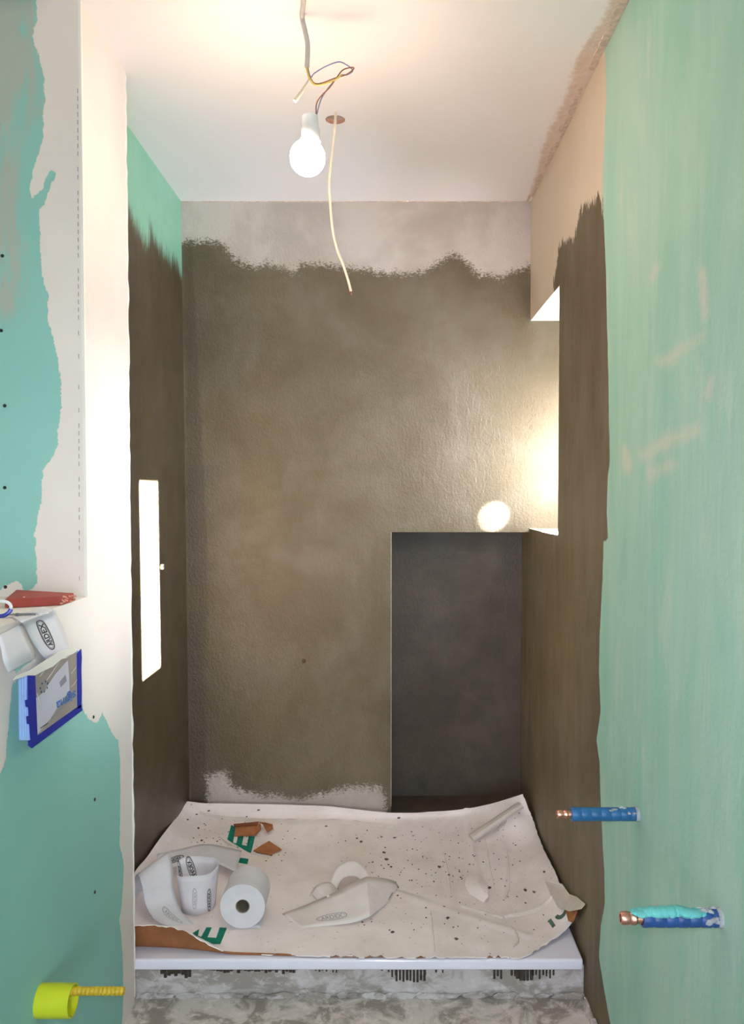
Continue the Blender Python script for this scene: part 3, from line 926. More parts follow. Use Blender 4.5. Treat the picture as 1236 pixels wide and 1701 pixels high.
# ridge of torn liner towards the front right
def strip_on(name, line, width, h, mat, parent, seed=1):
    r = random.Random(seed)
    P = smooth_path([(p[0], p[1], 0) for p in line], 8)
    m = MB()
    L, Rr, C = [], [], []
    for i, p in enumerate(P):
        t = (P[min(i + 1, len(P) - 1)] - P[max(i - 1, 0)]).normalized()
        s_ = Vector((-t.y, t.x, 0))
        w = width * (0.7 + 0.6 * r.random()) * (0.35 + 0.65 * math.sin(math.pi * (i + 0.5) / len(P)))
        for arr, k, z in ((L, 1, 0.0005), (C, 0.1, h), (Rr, -1, 0.0005)):
            q = p + s_ * w * k
            arr.append(m.bm.verts.new((q.x, q.y, drop(q.x, q.y) + z)))
    for i in range(len(P) - 1):
        m.bm.faces.new((L[i], L[i + 1], C[i + 1], C[i]))
        m.bm.faces.new((C[i], C[i + 1], Rr[i + 1], Rr[i]))
    return m.build(name, mat, parent)
strip_on('torn_ridge', [(0.3442,2.3695),(0.4047,2.3902),(0.4724,2.4149),(0.5203,2.4436)], 0.009, 0.007, M_PAPER, card, 2)
strip_on('torn_ridge', [(0.2196,2.4328),(0.28,2.4007),(0.3384,2.3661)], 0.008, 0.004, M_PAPER, card, 3)
strip_on('torn_ridge', [(0.3802,2.8947),(0.4244,2.9307),(0.4467,2.9622)], 0.008, 0.004, M_PAPER, card, 4)
strip_on('torn_ridge', [(-0.6062,2.8846),(-0.5276,2.8109),(-0.4054,2.7684)], 0.005, 0.003, M_PAPER, card, 5)
strip_on('torn_ridge', [(-0.0096,2.5577),(0.0661,2.5108),(0.1391,2.4656)], 0.005, 0.002, M_PAPER, card, 6)
strip_on('torn_ridge', [(0.353,2.3325),(0.3646,2.2837),(0.3628,2.24),(0.3447,2.2098)], 0.005, 0.002, M_PAPER, card, 7)
for k, ln in enumerate(([(0.1947,2.7882),(0.1963,2.6115),(0.1962,2.4373)], [(0.3487,2.8857),(0.3404,2.697),(0.3369,2.5311)], [(0.1283,2.4017),(0.1273,2.2847),(0.1263,2.1754)], [(0.4124,2.7882),(0.3884,2.5707),(0.3565,2.4555)])):
    strip_on('crease_ridge', ln, 0.0028, 0.0024, M_CARD, card, 20 + k)
strip_on('folded_edge', [(-0.7068,3.0129),(-0.5091,3.0187),(-0.2828,3.0187),(-0.1014,3.0071),(0.0223,2.9784)], 0.013, 0.007, M_PAPER, card, 8)

# mortar crumbs and splashes lying on the sheet
def crumbs():
    r = random.Random(21)
    m = MB()
    spots = [(-0.1292,3.0218),(-0.0786,3.0838),(-0.0207,3.0666),(0.0023,3.0666),(0.0387,3.0329),(-0.1136,2.91),(-0.0241,2.9151),(0.0631,3.1187),(0.0982,3.0441),(0.168,3.1128),(0.2287,3.1128),(0.1276,2.9836),(-0.0107,2.8448),(-0.0147,2.8061),(-0.0062,2.7545),(0,2.7137),(0.0101,2.6959),(0.0166,3.1604),(-0.4926,3.0553),(-0.3385,2.91),(-0.4081,2.7871),(0.1977,2.6313),(0.2652,3.1305),(0.4797,2.9463),(0.4854,3.0385),(0.3226,2.7182),(0.3644,2.773),(0.3221,2.5498),(0.4324,2.5224),(0.4549,2.4994),(0.5003,2.5697),(0.1763,2.3661),(0.1917,2.2523),(0.0121,2.2901),(-0.6597,2.835),(-0.633,2.7637),(-0.6879,2.91),(-0.7438,3.0329),(-0.7335,2.9359),(-0.7934,3.0666),(-0.7156,2.9998),(-0.6779,3.0329),(-0.531,3.1484),(-0.5345,3.0329),(-0.1969,3.0896),(-0.2309,2.989),(-0.0112,2.989),(-0.0778,2.9622),(-0.0974,2.8846),(0.0218,2.91),(0.1191,2.8846),(0.1721,2.6959),(0.2747,2.7092),(0.2801,2.5697)]
    rs = [(-0.77,3.1604),(0.4999,3.1012),(0.5422,2.5301),(-0.6563,2.5301),(0.1449,2.5697),(-0.6801,2.7871)]
    for p in spots:
        s_ = r.uniform(0.002, 0.0062)
        x, y = p
        m.lump((x, y, drop(x, y) + s_ * 0.2), (s_ * 1.2, s_ * 1.5, s_ * 0.4), r, 1, 0.35)
    for i in range(330):
        if i < 190:
            x, y = r.uniform(-0.2, 0.47), r.uniform(2.30, 2.98)
        elif i < 280:
            x, y = r.uniform(-0.70, -0.35), r.gauss(2.85, 0.1)
        else:
            x, y = r.uniform(0.0, 0.3), r.gauss(2.68, 0.1)
        s_ = r.uniform(0.0008, 0.0026)
        if y > 3.02 or y < 2.2:
            continue
        m.lump((x, y, drop(x, y) + s_ * 0.3), (s_ * 1.2, s_ * 1.6, s_ * 0.5), r, 1, 0.35)
    o = m.build('mortar_crumbs', plain('dried_mortar', (106, 90, 84), 0.9, 0.15, 0.3, 80), None, True, kind='stuff', origin=(0, 2.5, TZ))
    tag(o, 'dark dried mortar crumbs and splashes scattered over the pale cardboard', 'mortar crumbs')
crumbs()

# ------------------------------------------------------------------ scraps of brown card
def scrap_folded():
    m = MB()
    q = [(-0.5574,2.9019,0.0445),(-0.4825,2.91,0.0455),(-0.4823,2.9501,0.0665),(-0.5599,2.9387,0.0645)]
    m.prism(q, (0, 0.0, 0.003))
    o = m.build('cardboard_scrap', M_KRAFT, None, origin=q[0])
    tag(o, 'folded brown cardboard scrap with a torn tail on green print', 'cardboard scrap')
    m = MB()
    q2 = [(-0.5629,2.9315,0.0675),(-0.4811,2.9428,0.0695),(-0.4793,2.9726,0.0685),(-0.5697,2.9555,0.0665)]
    m.prism(q2, (0, 0, 0.003))
    m.build('fold', plain('kraft_dark', (132, 76, 56), 0.9, 0.1, 0.15, 30), o)
    m = MB()
    q3 = [(-0.482,2.9071,0.0445),(-0.4651,2.9389,0.0555),(-0.472,2.9689,0.0655),(-0.485,2.9531,0.0675)]
    m.prism(q3, (0, 0, 0.002))
    m.build('side_flap', M_KRAFT, o)
    m = MB()
    tail = [(-0.48,2.9775,0.0665),(-0.4573,2.9744,0.0655),(-0.4266,2.9628,0.0635),(-0.4218,2.9442,0.0555),(-0.441,2.9243,0.0505),(-0.4585,2.9962,0.0338),(-0.4664,2.9756,0.0605)]
    m.prism(tail, (0, 0, 0.0022))
    m.build('torn_tail', M_KRAFT, o)
scrap_folded()
m = MB()
q = [(-0.4729,2.8121,0.0316),(-0.4527,2.8451,0.0342),(-0.4265,2.8702,0.0406),(-0.3748,2.8206,0.0321),(-0.4093,2.7812,0.0316),(-0.4558,2.7977,0.0316)]
m.prism(q, (0, 0, 0.003))
dia = m.build('cardboard_scrap', M_KRAFT, None, origin=q[0])
tag(dia, 'flat diamond shaped brown cardboard scrap lying in front of the folded one', 'cardboard scrap')

# ------------------------------------------------------------------ sealing tape
def fleece(name, c):
    t = NT(name, 0.6, 0.3)
    k = t.mix(t.step(t.noise(14), 0.35, 0.65), lin(c), lin([v * 0.97 for v in c]))
    t.put(t.b.inputs['Base Color'], k)
    tl = t.n('ShaderNodeBsdfTranslucent')
    t.put(tl.inputs[0], k)
    mx = t.n('ShaderNodeMixShader')
    mx.inputs[0].default_value = 0.22
    t.t.links.new(t.b.outputs[0], mx.inputs[1])
    t.t.links.new(tl.outputs[0], mx.inputs[2])
    t.t.links.new(mx.outputs[0], t.t.nodes['Material Output'].inputs[0])
    return t.m
M_TAPE = fleece('sealing_fleece', (245, 243, 248))
M_TAPE2 = fleece('sealing_fleece_dusty', (250, 244, 240))
M_INK = plain('logo_ink', (66, 60, 66), 0.7, 0.2, 0.1, 60)
M_INK2 = plain('logo_ink_reverse', (186, 184, 190), 0.7, 0.2, 0.06, 60)

def text_faces(body, bold=0.0):
    cu = bpy.data.curves.new('lettering', 'FONT')
    cu.body = body
    cu.size = 1.0
    cu.offset = bold
    cu.align_x = 'CENTER'
    cu.resolution_u = 3
    o = bpy.data.objects.new('lettering', cu)
    COL.objects.link(o)
    bpy.context.view_layer.update()
    ev = o.evaluated_get(bpy.context.evaluated_depsgraph_get())
    me = ev.to_mesh()
    V = np.array([v.co[:2] for v in me.vertices])
    F = [tuple(p.vertices) for p in me.polygons]
    ev.to_mesh_clear()
    bpy.data.objects.remove(o)
    bpy.data.curves.remove(cu)
    V[:, 1] -= (V[:, 1].max() + V[:, 1].min()) / 2
    V[:, 0] -= (V[:, 0].max() + V[:, 0].min()) / 2
    return V, F

def logo_shape():
    V, F = text_faces('ARDEX', 0.03)
    k = 0.70 / (V[:, 0].max() - V[:, 0].min())
    ky = 0.25 / (V[:, 1].max() - V[:, 1].min())
    V = V * np.array([k, ky])
    V = V.tolist()
    F = list(F)
    for a, b_, w in ((0.5, 0.235, 0.04), (0.43, 0.175, 0.016)):
        n0 = len(V)
        N = 40
        for i in range(N):
            t = 2 * math.pi * i / N
            c, s_ = math.cos(t), math.sin(t)
            c = math.copysign(abs(c) ** 0.8, c)
            s_ = math.copysign(abs(s_) ** 0.8, s_)
            V.append([a * c, b_ * s_])
            V.append([(a - w) * c, (b_ - w) * s_])
        for i in range(N):
            k2 = (i + 1) % N
            F.append((n0 + 2 * i, n0 + 2 * k2, n0 + 2 * k2 + 1, n0 + 2 * i + 1))
    return np.array(V), F
LOGO = logo_shape()

class Ribbon:           # a strip between two edge lines, with a skin thickness
    def __init__(s, secs, n=8):
        s.A = cr_line([a for a, b_ in secs], n)
        s.B = cr_line([b_ for a, b_ in secs], n)
    def at(s, u, v):
        u = min(max(u, 0), 1) * (len(s.A) - 1)
        i = min(int(u), len(s.A) - 2)
        f = u - i
        a = s.A[i] * (1 - f) + s.A[i + 1] * f
        b_ = s.B[i] * (1 - f) + s.B[i + 1] * f
        return a * (1 - v) + b_ * v
    def nrm(s, u, v):
        e = 0.01
        du = s.at(u + e, v) - s.at(u - e, v)
        dv = s.at(u, v + e) - s.at(u, v - e)
        c = np.cross(du, dv)
        return c / (np.linalg.norm(c) + 1e-9)
    def mesh(s, name, mat, parent, nw=6, thick=0.0003, origin=None, bow=0.0):
        bm = bmesh.new()
        n = len(s.A)
        g = [[bm.verts.new(s.at(i / (n - 1), j / nw)) for j in range(nw + 1)] for i in range(n)]
        for i in range(n - 1):
            for j in range(nw):
                bm.faces.new((g[i][j], g[i + 1][j], g[i + 1][j + 1], g[i][j + 1]))
        m = MB()
        m.bm.free()
        m.bm = bm
        o = m.build(name, mat, parent, True, origin=origin)
        md = o.modifiers.new('thickness', 'SOLIDIFY')
        md.thickness = thick
        md.offset = 0
        return o
    def logo(s, name, u, v, su, sv, ang, mat, parent, side=1, mirror=False):
        V, F = LOGO
        ca, sa = math.cos(ang), math.sin(ang)
        P = []
        for x, y in V:
            if mirror:
                x = -x
            a, b_ = x * ca - y * sa, x * sa + y * ca
            uu, vv = u + a * su, v + b_ * sv
            p = s.at(uu, vv) + s.nrm(uu, vv) * 0.0006 * side
            P.append(p)
        m = MB()
        bv = [m.bm.verts.new(p) for p in P]
        for f in F:
            try:
                m.bm.faces.new([bv[i] for i in f])
            except ValueError:
                pass
        return m.build(name, mat, parent)

def pairs(a):
    return [(a[i], a[i + 1]) for i in range(0, len(a), 2)]

# tangle beside the roll
t1 = thing('sealing_tape', 'tangled length of white sealing tape standing left of the roll', 'sealing tape', (-0.56, 2.38, TZ + 0.006))
ring = []
cx, cy, zb, zt = -0.582, 2.42, 0.037, 0.158
for k in range(15):
    a = R(15 + 350 * k / 14)
    rb_, rt = 0.048 + 0.004 * math.sin(2 * a), 0.062 + 0.004 * math.sin(3 * a + 1) + 0.002 * math.sin(5 * a)
    ring.append(((cx + 0.010 + rb_ * math.cos(a), cy - 0.006 + rb_ * 0.95 * math.sin(a), zb), (cx + rt * math.cos(a), cy + 0.008 + rt * 1.05 * math.sin(a), zt + 0.004 * math.sin(a) + 0.004 * math.sin(3 * a))))
rg = Ribbon(ring, 5)
lp = rg.mesh('tape_loop', M_TAPE, t1)
rg.logo('printed_logo', 0.74, 0.42, 0.09, 0.55, R(75), M_INK2, lp, 1)
rg.logo('printed_logo', 0.885, 0.30, 0.11, 0.60, R(96), M_INK, lp, 1)
rg.logo('printed_logo', 0.30, 0.72, 0.13, 0.6, R(65), M_INK, lp, -1)
rg.logo('printed_logo', 0.42, 0.72, 0.11, 0.6, R(85), M_INK, lp, -1)
fo = Ribbon(pairs([(-0.7445,2.34,0.0993),(-0.708,2.46,0.1173),(-0.754,2.36,0.1324),(-0.6965,2.46,0.1586),(-0.7332,2.34,0.1743),(-0.6705,2.44,0.1937),(-0.7102,2.31,0.1568),(-0.6454,2.4,0.1678),(-0.6956,2.3,0.1002),(-0.6353,2.38,0.1045),(-0.6661,2.31,0.0474),(-0.6079,2.355,0.0539),(-0.6128,2.325,0.0233),(-0.548,2.325,0.0198)]), 8)
fm = fo.mesh('tape_fold', M_TAPE, t1)
fo.logo('printed_logo', 0.83, 0.55, 0.20, 0.5, R(20), M_INK2, fm, 1)
ta = Ribbon(pairs([(-0.6994,2.405,0.1434),(-0.7203,2.505,0.1608),(-0.6637,2.561,0.0967),(-0.6927,2.644,0.1125),(-0.5957,2.644,0.0743),(-0.6172,2.741,0.0883),(-0.4927,2.592,0.0626),(-0.4997,2.739,0.0662)]), 8)
tm = ta.mesh('tape_tail', M_TAPE, t1)
ta.logo('printed_logo', 0.28, 0.45, 0.22, 0.75, R(8), M_INK, tm, -1)
ta.logo('printed_logo', 0.28, 0.45, 0.22, 0.75, R(8), M_INK, tm, 1)

# crumpled piece in the middle of the sheet
t2 = thing('sealing_tape', 'crumpled white sealing tape in the middle of the cardboard', 'sealing tape', (-0.1, 2.38, TZ + 0.006))
mf = Ribbon(pairs([(-0.2518,2.3065,0.0316),(-0.318,2.3872,0.0316),(-0.1832,2.3166,0.0332),(-0.2384,2.4379,0.0385),(-0.105,2.3253,0.0374),(-0.1574,2.4622,0.0637),(-0.0601,2.3476,0.0416),(-0.0808,2.5004,0.0848),(-0.0497,2.3598,0.0406),(-0.0623,2.5103,0.0858),(-0.0342,2.3922,0.0363),(-0.021,2.5374,0.069),(-0.0092,2.4374,0.0332),(0.0174,2.5654,0.0458),(0.0093,2.4801,0.0321),(0.0326,2.5531,0.0342)]), 8)
mm_ = mf.mesh('tape_fold', M_TAPE2, t2)
mf.logo('printed_logo', 0.2, 0.28, 0.16, 0.48, R(-3), M_INK2, mm_, -1)
mf.logo('printed_logo', 0.2, 0.28, 0.16, 0.48, R(-3), M_INK2, mm_, 1)
mf.logo('printed_logo', 0.93, 0.3, 0.13, 0.4, R(80), M_INK, mm_, 1)
mf.logo('printed_logo', 0.93, 0.3, 0.13, 0.4, R(80), M_INK, mm_, -1)
ar = Ribbon(pairs([(-0.1881,2.5279,0.0427),(-0.1662,2.5117,0.0353),(-0.1658,2.5965,0.0743),(-0.1462,2.5601,0.0542),(-0.1178,2.6136,0.0922),(-0.113,2.5495,0.069),(-0.0748,2.5545,0.09),(-0.0854,2.5257,0.0669),(-0.0433,2.5035,0.0585),(-0.0621,2.5018,0.0479)]), 8)
ar.mesh('tape_arch', M_TAPE2, t2)
cu_ = Ribbon(pairs([(-0.2433,2.5082,0.0332),(-0.208,2.4468,0.0321),(-0.2228,2.5113,0.0585),(-0.1839,2.4457,0.0532),(-0.1901,2.529,0.0595),(-0.1558,2.4662,0.0542),(-0.1625,2.5429,0.0353),(-0.1436,2.4797,0.0342)]), 8)
cu_.mesh('tape_curl', M_TAPE2, t2)

# strip hanging over the half wall ledge
t3 = thing('sealing_tape', 'white sealing tape hanging over the ledge edge above the blue framed box', 'sealing tape', (-0.686, 1.6, 1.05))
sec = []
for a, c in zip([(-0.7127,1.5328,1.0525),(-0.6673,1.4677,1.0525)], [(-0.7052,1.655,1.0525),(-0.6713,1.6206,1.0525)]):
    sec.append((a, c))
sec += list(zip([(-0.682,1.5197,1.034)], [(-0.682,1.6699,1.0317)]))
sec += list(zip([(-0.678,1.5406,1.0029)], [(-0.678,1.6901,1.0009)]))
sec += list(zip([(-0.676,1.5673,0.9769)], [(-0.676,1.7002,0.9788)]))
sec += list(zip([(-0.675,1.5975,0.9542)], [(-0.675,1.7067,0.9597)]))
hg = Ribbon(sec, 8)
hm = hg.mesh('tape_strip', M_TAPE, t3)
hg.logo('printed_logo', 0.60, 0.42, 0.52, 0.62, R(180), M_INK, hm, 1)
hg.logo('printed_logo', 0.60, 0.42, 0.52, 0.62, R(180), M_INK, hm, -1)
sec = list(zip([(-0.68,1.4074,1.0378)], [(-0.68,1.5006,1.0439)]))
sec += list(zip([(-0.67,1.3989,1.0163)], [(-0.666,1.4934,1.0205)]))
sec += list(zip([(-0.664,1.3944,0.9942)], [(-0.662,1.5089,0.9929)]))
sec += list(zip([(-0.668,1.42,0.9697)], [(-0.672,1.5364,0.9715)]))
Ribbon(sec, 8).mesh('tape_end', M_TAPE, t3)

# roll of tape
rc = [(-0.419,2.3014,0.0995)][0]
rdir = Vector((-0.02, 1, 0.0)).normalized()
RR = 0.0645
base = Vector((rc[0], rc[1], 0.0338 + RR))
roll = thing('tape_roll', 'full roll of white sealing tape lying with its core facing out', 'tape roll', (base.x, base.y, 0.0338))
m = MB()
prof = [(0.0205, 0.004), (0.0205, 0.0)]
for k in range(9):
    r0 = 0.0205 + (RR - 0.0205) * k / 8
    prof.append((r0, 0.0004 * (k % 2)))
prof += [(RR, 0.002), (RR, 0.118), (RR - 0.002, 0.12), (0.0205, 0.12), (0.0205, 0.004)]
m.lathe(prof, base, rdir, 56)
m.build('tape_winding', M_TAPE, roll, True)
m = MB()
m.lathe([(0.0205, 0.001), (0.0180, 0.001), (0.0180, 0.118), (0.0205, 0.118), (0.0205, 0.001)], base, rdir, 32)
m.build('core', plain('core_board', (150, 138, 122), 0.9, 0.1, 0.15, 50), roll, True)
m = MB()
te = Ribbon([((base.x + RR * math.cos(a) + 0.0, base.y + 0.002, base.z + RR * math.sin(a)), (base.x + RR * math.cos(a) - 0.0024, base.y + 0.118, base.z + RR * math.sin(a))) for a in (R(-20), R(-40), R(-60), R(-78))] + [((base.x + 0.05, base.y + 0.002, 0.0348), (base.x + 0.05, base.y + 0.118, 0.0348))], 6)
m.bm.free()
te.mesh('loose_end', M_TAPE, roll)

# ------------------------------------------------------------------ pipes in the right wall
M_COPPER = plain('copper', (232, 168, 146), 0.32, 0.5, 0.15, 60, metal=1.0)
M_BLUE = plain('blue_insulation', (44, 104, 158), 0.4, 0.4, 0.2, 50, bump=0.15)
M_BLUE2 = plain('dark_blue_insulation', (40, 78, 140), 0.4, 0.4, 0.25, 70, bump=0.2)
M_DUST = plain('plaster_crust', (176, 180, 184), 0.9, 0.15, 0.3, 70)
M_TEAL = plain('teal_filler', (108, 190, 190), 0.85, 0.2, 0.12, 30, bump=0.15)

def pipe_stub(wall_p, length, r, cop_len, rc, label, sleeve_mat, gobs):
    y, z = wall_p[1], wall_p[2]
    o = thing('copper_pipe', label, 'pipe', (WR, y, z), 'insulated water pipe stubs')
    ins = length - cop_len
    m = MB()
    prof = [(0.0, 0.0), (r * 0.96, 0.0)]
    n = 7
    for k in range(n):
        a, b_ = ins * k / n, ins * (k + 1) / n
        prof += [(r * 0.95, a + 0.0008), (r * (1 + 0.03 * (k % 2)), a + 0.003), (r * (1.02 - 0.02 * (k % 2)), b_ - 0.002), (r * 0.95, b_ - 0.0004)]
    prof += [(rc * 1.05, ins)]
    m.lathe(prof, (WR + 0.004, y, z), (-1, 0, 0), 28)
    sl = m.build('insulation_sleeve', sleeve_mat, o, True)
    m = MB()
    x1 = WR - ins + 0.01
    L = cop_len + 0.01
    m.lathe([(0.0, 0.0), (rc * 0.9, 0.0), (rc * 0.9, L * 0.35), (rc * 1.08, L * 0.4), (rc * 1.08, L * 0.55), (rc * 0.92, L * 0.62), (rc * 1.05, L * 0.7), (rc * 1.05, L * 0.92), (rc * 0.9, L), (rc * 0.65, L), (rc * 0.65, L * 0.75), (0, L * 0.75)], (x1, y, z), (-1, 0, 0), 24)
    m.build('pipe_end', M_COPPER, o, True)
    m = MB()
    m.lathe([(r * 0.9, 0.0), (r * 1.12, 0.0), (r * 1.05, 0.006), (r * 0.98, 0.009), (r * 0.9, 0.009)], (WR + 0.001, y, z), (-1, 0, 0), 20)
    m.build('collar', M_DUST, o, True)
    r_ = random.Random(int(z * 1000))
    if gobs == 'crust':
        for k in range(9):
            m = MB() if k == 0 else m
            a = R(r_.uniform(20, 140))
            x = WR - r_.uniform(0.008, 0.1)
            m.lump((x, y - math.cos(a) * r * 0.98, z + math.sin(a) * r * 0.98), (r_.uniform(0.003, 0.009), 0.003, 0.003), r_, 1)
        m.build('plaster_crust', M_DUST, o, True)
    else:
        m = MB()
        for k in range(26):
            u = k / 25
            x = WR - 0.035 - u * 0.1
            hgt = math.sin(math.pi * (0.08 + 0.84 * u))
            m.lump((x, y - r * 0.35 + r_.uniform(-0.004, 0.004), z + r * (0.72 + 0.2 * hgt)), (0.011, 0.012, 0.004 + 0.004 * hgt), r_, 2, 0.12)
        m.build('filler_blob', M_TEAL, o, True)
        m = MB()
        for k in range(16):
            a = R(r_.uniform(-10, 120))
            x = WR - r_.uniform(0.006, 0.04)
            m.lump((x, y - math.cos(a) * r * 0.97, z + math.sin(a) * r * 0.97), (r_.uniform(0.004, 0.010), 0.004, 0.004), r_, 1)
        m.build('plaster_crust', M_DUST, o, True)
    return o
pw = [(0.5375,1.7277,0.5957),(0.5375,1.2936,0.5989)]
pipe_stub(pw[0], 0.175, 0.0143, 0.026, 0.0085, 'upper copper pipe stub in blue wrapped insulation sticking from the right wall', M_BLUE, 'crust')
pipe_stub(pw[1], 0.162, 0.0142, 0.030, 0.0098, 'lower copper pipe stub whose blue sleeve carries a teal filler lump', M_BLUE2, 'filler')

# ------------------------------------------------------------------ yellow sleeve and conduit low on the half wall
M_YEL = plain('lime_plastic', (206, 214, 40), 0.4, 0.4, 0.06, 20)
M_YEL2 = plain('ochre_conduit', (206, 172, 40), 0.45, 0.4, 0.15, 60)
ye = [(-0.686,1.5689,0.2879)][0]
yo = thing('wall_sleeve', 'lime yellow plastic wall sleeve with an ochre stub low on the left', 'wall sleeve', (WP, ye[1], ye[2]))
m = MB()
rr = 0.031
m.lathe([(rr, -0.004), (rr * 1.01, 0.03), (rr, 0.066), (rr - 0.003, 0.066), (rr - 0.003, -0.004), (rr, -0.004)], (WP, ye[1], ye[2]), (1, 0, 0), 40)
m.build('collar', M_YEL, yo, True)
m = MB()
prof = [(0.0, -0.002), (0.0082, -0.002)]
for k in range(20):
    a = 0.165 * k / 20
    prof += [(0.0076, a + 0.0015), (0.0086, a + 0.003), (0.0086, a + 0.006), (0.0076, a + 0.0075)]
prof += [(0.0076, 0.166), (0.006, 0.166), (0.006, 0.14), (0, 0.14)]
m.lathe(prof, (WP, ye[1], ye[2] + rr - 0.012), (1, 0, 0), 16)
m.build('conduit', M_YEL2, yo, True)

# ------------------------------------------------------------------ taped service box on the half wall
BX = -0.656
bc = [(-0.656,1.4713,0.9539),(-0.656,1.7235,0.954),(-0.656,1.7195,0.8244),(-0.656,1.482,0.8176)]
y0, y1 = 1.497, 1.734
z0, z1 = 0.822, 0.949
M_LBLUE = plain('light_blue_foam', (150, 180, 222), 0.6, 0.3, 0.1, 30)
M_DBLUE = plain('blue_tape', (34, 46, 160), 0.45, 0.4, 0.12, 40)
M_PANEL = plain('printed_card', (164, 154, 148), 0.35, 0.5, 0.12, 16)
M_LILAC = plain('pale_print', (206, 204, 220), 0.4, 0.5, 0.06, 20)
M_TXT = plain('blue_lettering', (40, 112, 196), 0.6, 0.3, 0.05, 30)
M_GREYP = plain('grey_print', (150, 146, 158), 0.5, 0.4, 0.1, 30)
sb = thing('service_box', 'blue taped wall box with an upside down printed cover on the half wall', 'wall box', (WP, (y0 + y1) / 2, z0))
m = MB()
m.box((WP - 0.003, y0, z0 + 0.004), (BX - 0.0015, y1, z1), 0.002)
m.build('box_body', M_LBLUE, sb)
for i in range(5):
    m = MB()
    yy = y0 - 0.0012
    m.box((WP + 0.004 + i * 0.0045, yy, z0 + 0.008), (WP + 0.0058 + i * 0.0045, y0 + 0.002, z1 - 0.004))
    m.build('foam_rib', M_LBLUE, sb)
def strip_x(name, pts, mat, parent, x0=BX, th=0.0016):
    m = MB()
    m.prism([(x0, p[0], p[1]) for p in pts], (th, 0, 0))
    return m.build(name, mat, parent)
strip_x('tape_edge', [(1.4664,0.955),(1.4965,0.9538),(1.503,0.8337),(1.7198,0.8359),(1.7262,0.8213),(1.4795,0.8173),(1.4648,0.8274),(1.4651,0.8362),(1.475,0.8343),(1.4709,0.8644),(1.4612,0.8682),(1.4592,0.882),(1.469,0.8804),(1.467,0.8964),(1.4573,0.9001),(1.4552,0.9127),(1.465,0.9113)], M_DBLUE, sb)
strip_x('tape_edge', [(1.6999,0.9483),(1.7235,0.954),(1.7263,0.9353),(1.7222,0.9103),(1.724,0.8607),(1.7197,0.8308),(1.6995,0.831)], M_DBLUE, sb)
pn = strip_x('cover', [(1.4912,0.9505),(1.5358,0.9509),(1.5745,0.9495),(1.6154,0.9554),(1.6395,0.9529),(1.6774,0.9578),(1.7099,0.9489),(1.7062,0.8318),(1.5003,0.8299)], M_PANEL, sb, BX - 0.0006, 0.001)
strip_x('printed_photo', [(1.6517,0.9442),(1.657,0.9146),(1.659,0.8792),(1.6036,0.8638),(1.5657,0.8491),(1.5057,0.8363),(1.5001,0.9046),(1.5344,0.9074),(1.5853,0.9282)], M_LILAC, pn, BX + 0.0004, 0.0004)
strip_x('printed_button', [(1.608,0.9098),(1.6384,0.9175),(1.6442,0.9038),(1.6136,0.8976)], M_GREYP, pn, BX + 0.0008, 0.0003)
strip_x('printed_line', [(1.5685,0.8494),(1.7006,0.8652),(1.7005,0.8627),(1.5684,0.8459)], M_GREYP, pn, BX + 0.0008, 0.0003)
strip_x('printed_caption', [(1.5164,0.8445),(1.5516,0.8448),(1.5515,0.8425),(1.5164,0.8422)], plain('dark_print', (96, 92, 100), 0.6, 0.3), pn, BX + 0.0008, 0.0003)
m = MB()
ec = [(1.5361,0.9174)][0]
for k in range(7):
    a = 2 * math.pi * k / 7 + 0.3
    p = (BX + 0.0006, ec[0] + 0.017 * math.cos(a), ec[1] + 0.0095 * math.sin(a))
    m.lathe([(0, 0.0004), (0.0022, 0.0004), (0.0022, 0)], p, (1, 0, 0), 8)
m.build('printed_emblem', plain('navy_print', (40, 60, 104), 0.6, 0.3), pn)
m = MB()
m.lathe([(0.011, 0.0003), (0.0085, 0.0003)], (BX + 0.0007, ec[0], ec[1]), (1, 0, 0), 20)
m.build('printed_emblem', plain('emblem_ring', (168, 176, 190), 0.6, 0.3), pn)
ts = [(1.689,0.8617),(1.5908,0.8744)]
V, F = text_faces('sigma', 0.01)
wy = abs(ts[0][0] - ts[1][0])
k = wy / (V[:, 0].max() - V[:, 0].min())
cyy, czz = (ts[0][0] + ts[1][0]) / 2, 0.868
m = MB()
bv = [m.bm.verts.new((BX + 0.0012, cyy - x * k, czz - y * k * 0.62)) for x, y in V]
for f in F:
    try:
        m.bm.faces.new([bv[i] for i in f])
    except ValueError:
        pass
m.build('printed_word', M_TXT, pn)
strip_x('torn_film', [(1.4074,0.9598),(1.4213,0.9651),(1.474,0.9632),(1.5527,0.9681),(1.6159,0.9722),(1.6713,0.9677),(1.7002,0.9584),(1.6902,0.954),(1.6395,0.9517),(1.6154,0.9542),(1.5745,0.9484),(1.5358,0.9497),(1.4937,0.9488),(1.4639,0.9555)], M_PLASTER, sb, BX + 0.0016, 0.001)
# crumpled clear foil ridges across the cover
m = MB()
fo_ = [[(-0.6545,1.516,0.9415),(-0.6545,1.5487,0.955)], [(-0.6545,1.5479,0.9273),(-0.6545,1.6056,0.9513)], [(-0.6545,1.6658,0.9138),(-0.6545,1.6952,0.9226)], [(-0.6545,1.6681,0.8858),(-0.6545,1.6976,0.894)], [(-0.6545,1.5046,0.9125),(-0.6545,1.5169,0.8855)], [(-0.6545,1.6117,0.9549),(-0.6545,1.6896,0.9529)], [(-0.6545,1.4954,0.9496),(-0.6545,1.5765,0.9479)]]
for a, c in fo_:
    m.tube([a, [(p + q) / 2 + (0.0006 if i == 0 else 0) for i, (p, q) in enumerate(zip(a, c))], c], [0.0006, 0.0011, 0.0006], 6)
m.build('foil_crease', plain('clear_foil', (206, 200, 196), 0.15, 0.6, 0.1, 60), sb, True)

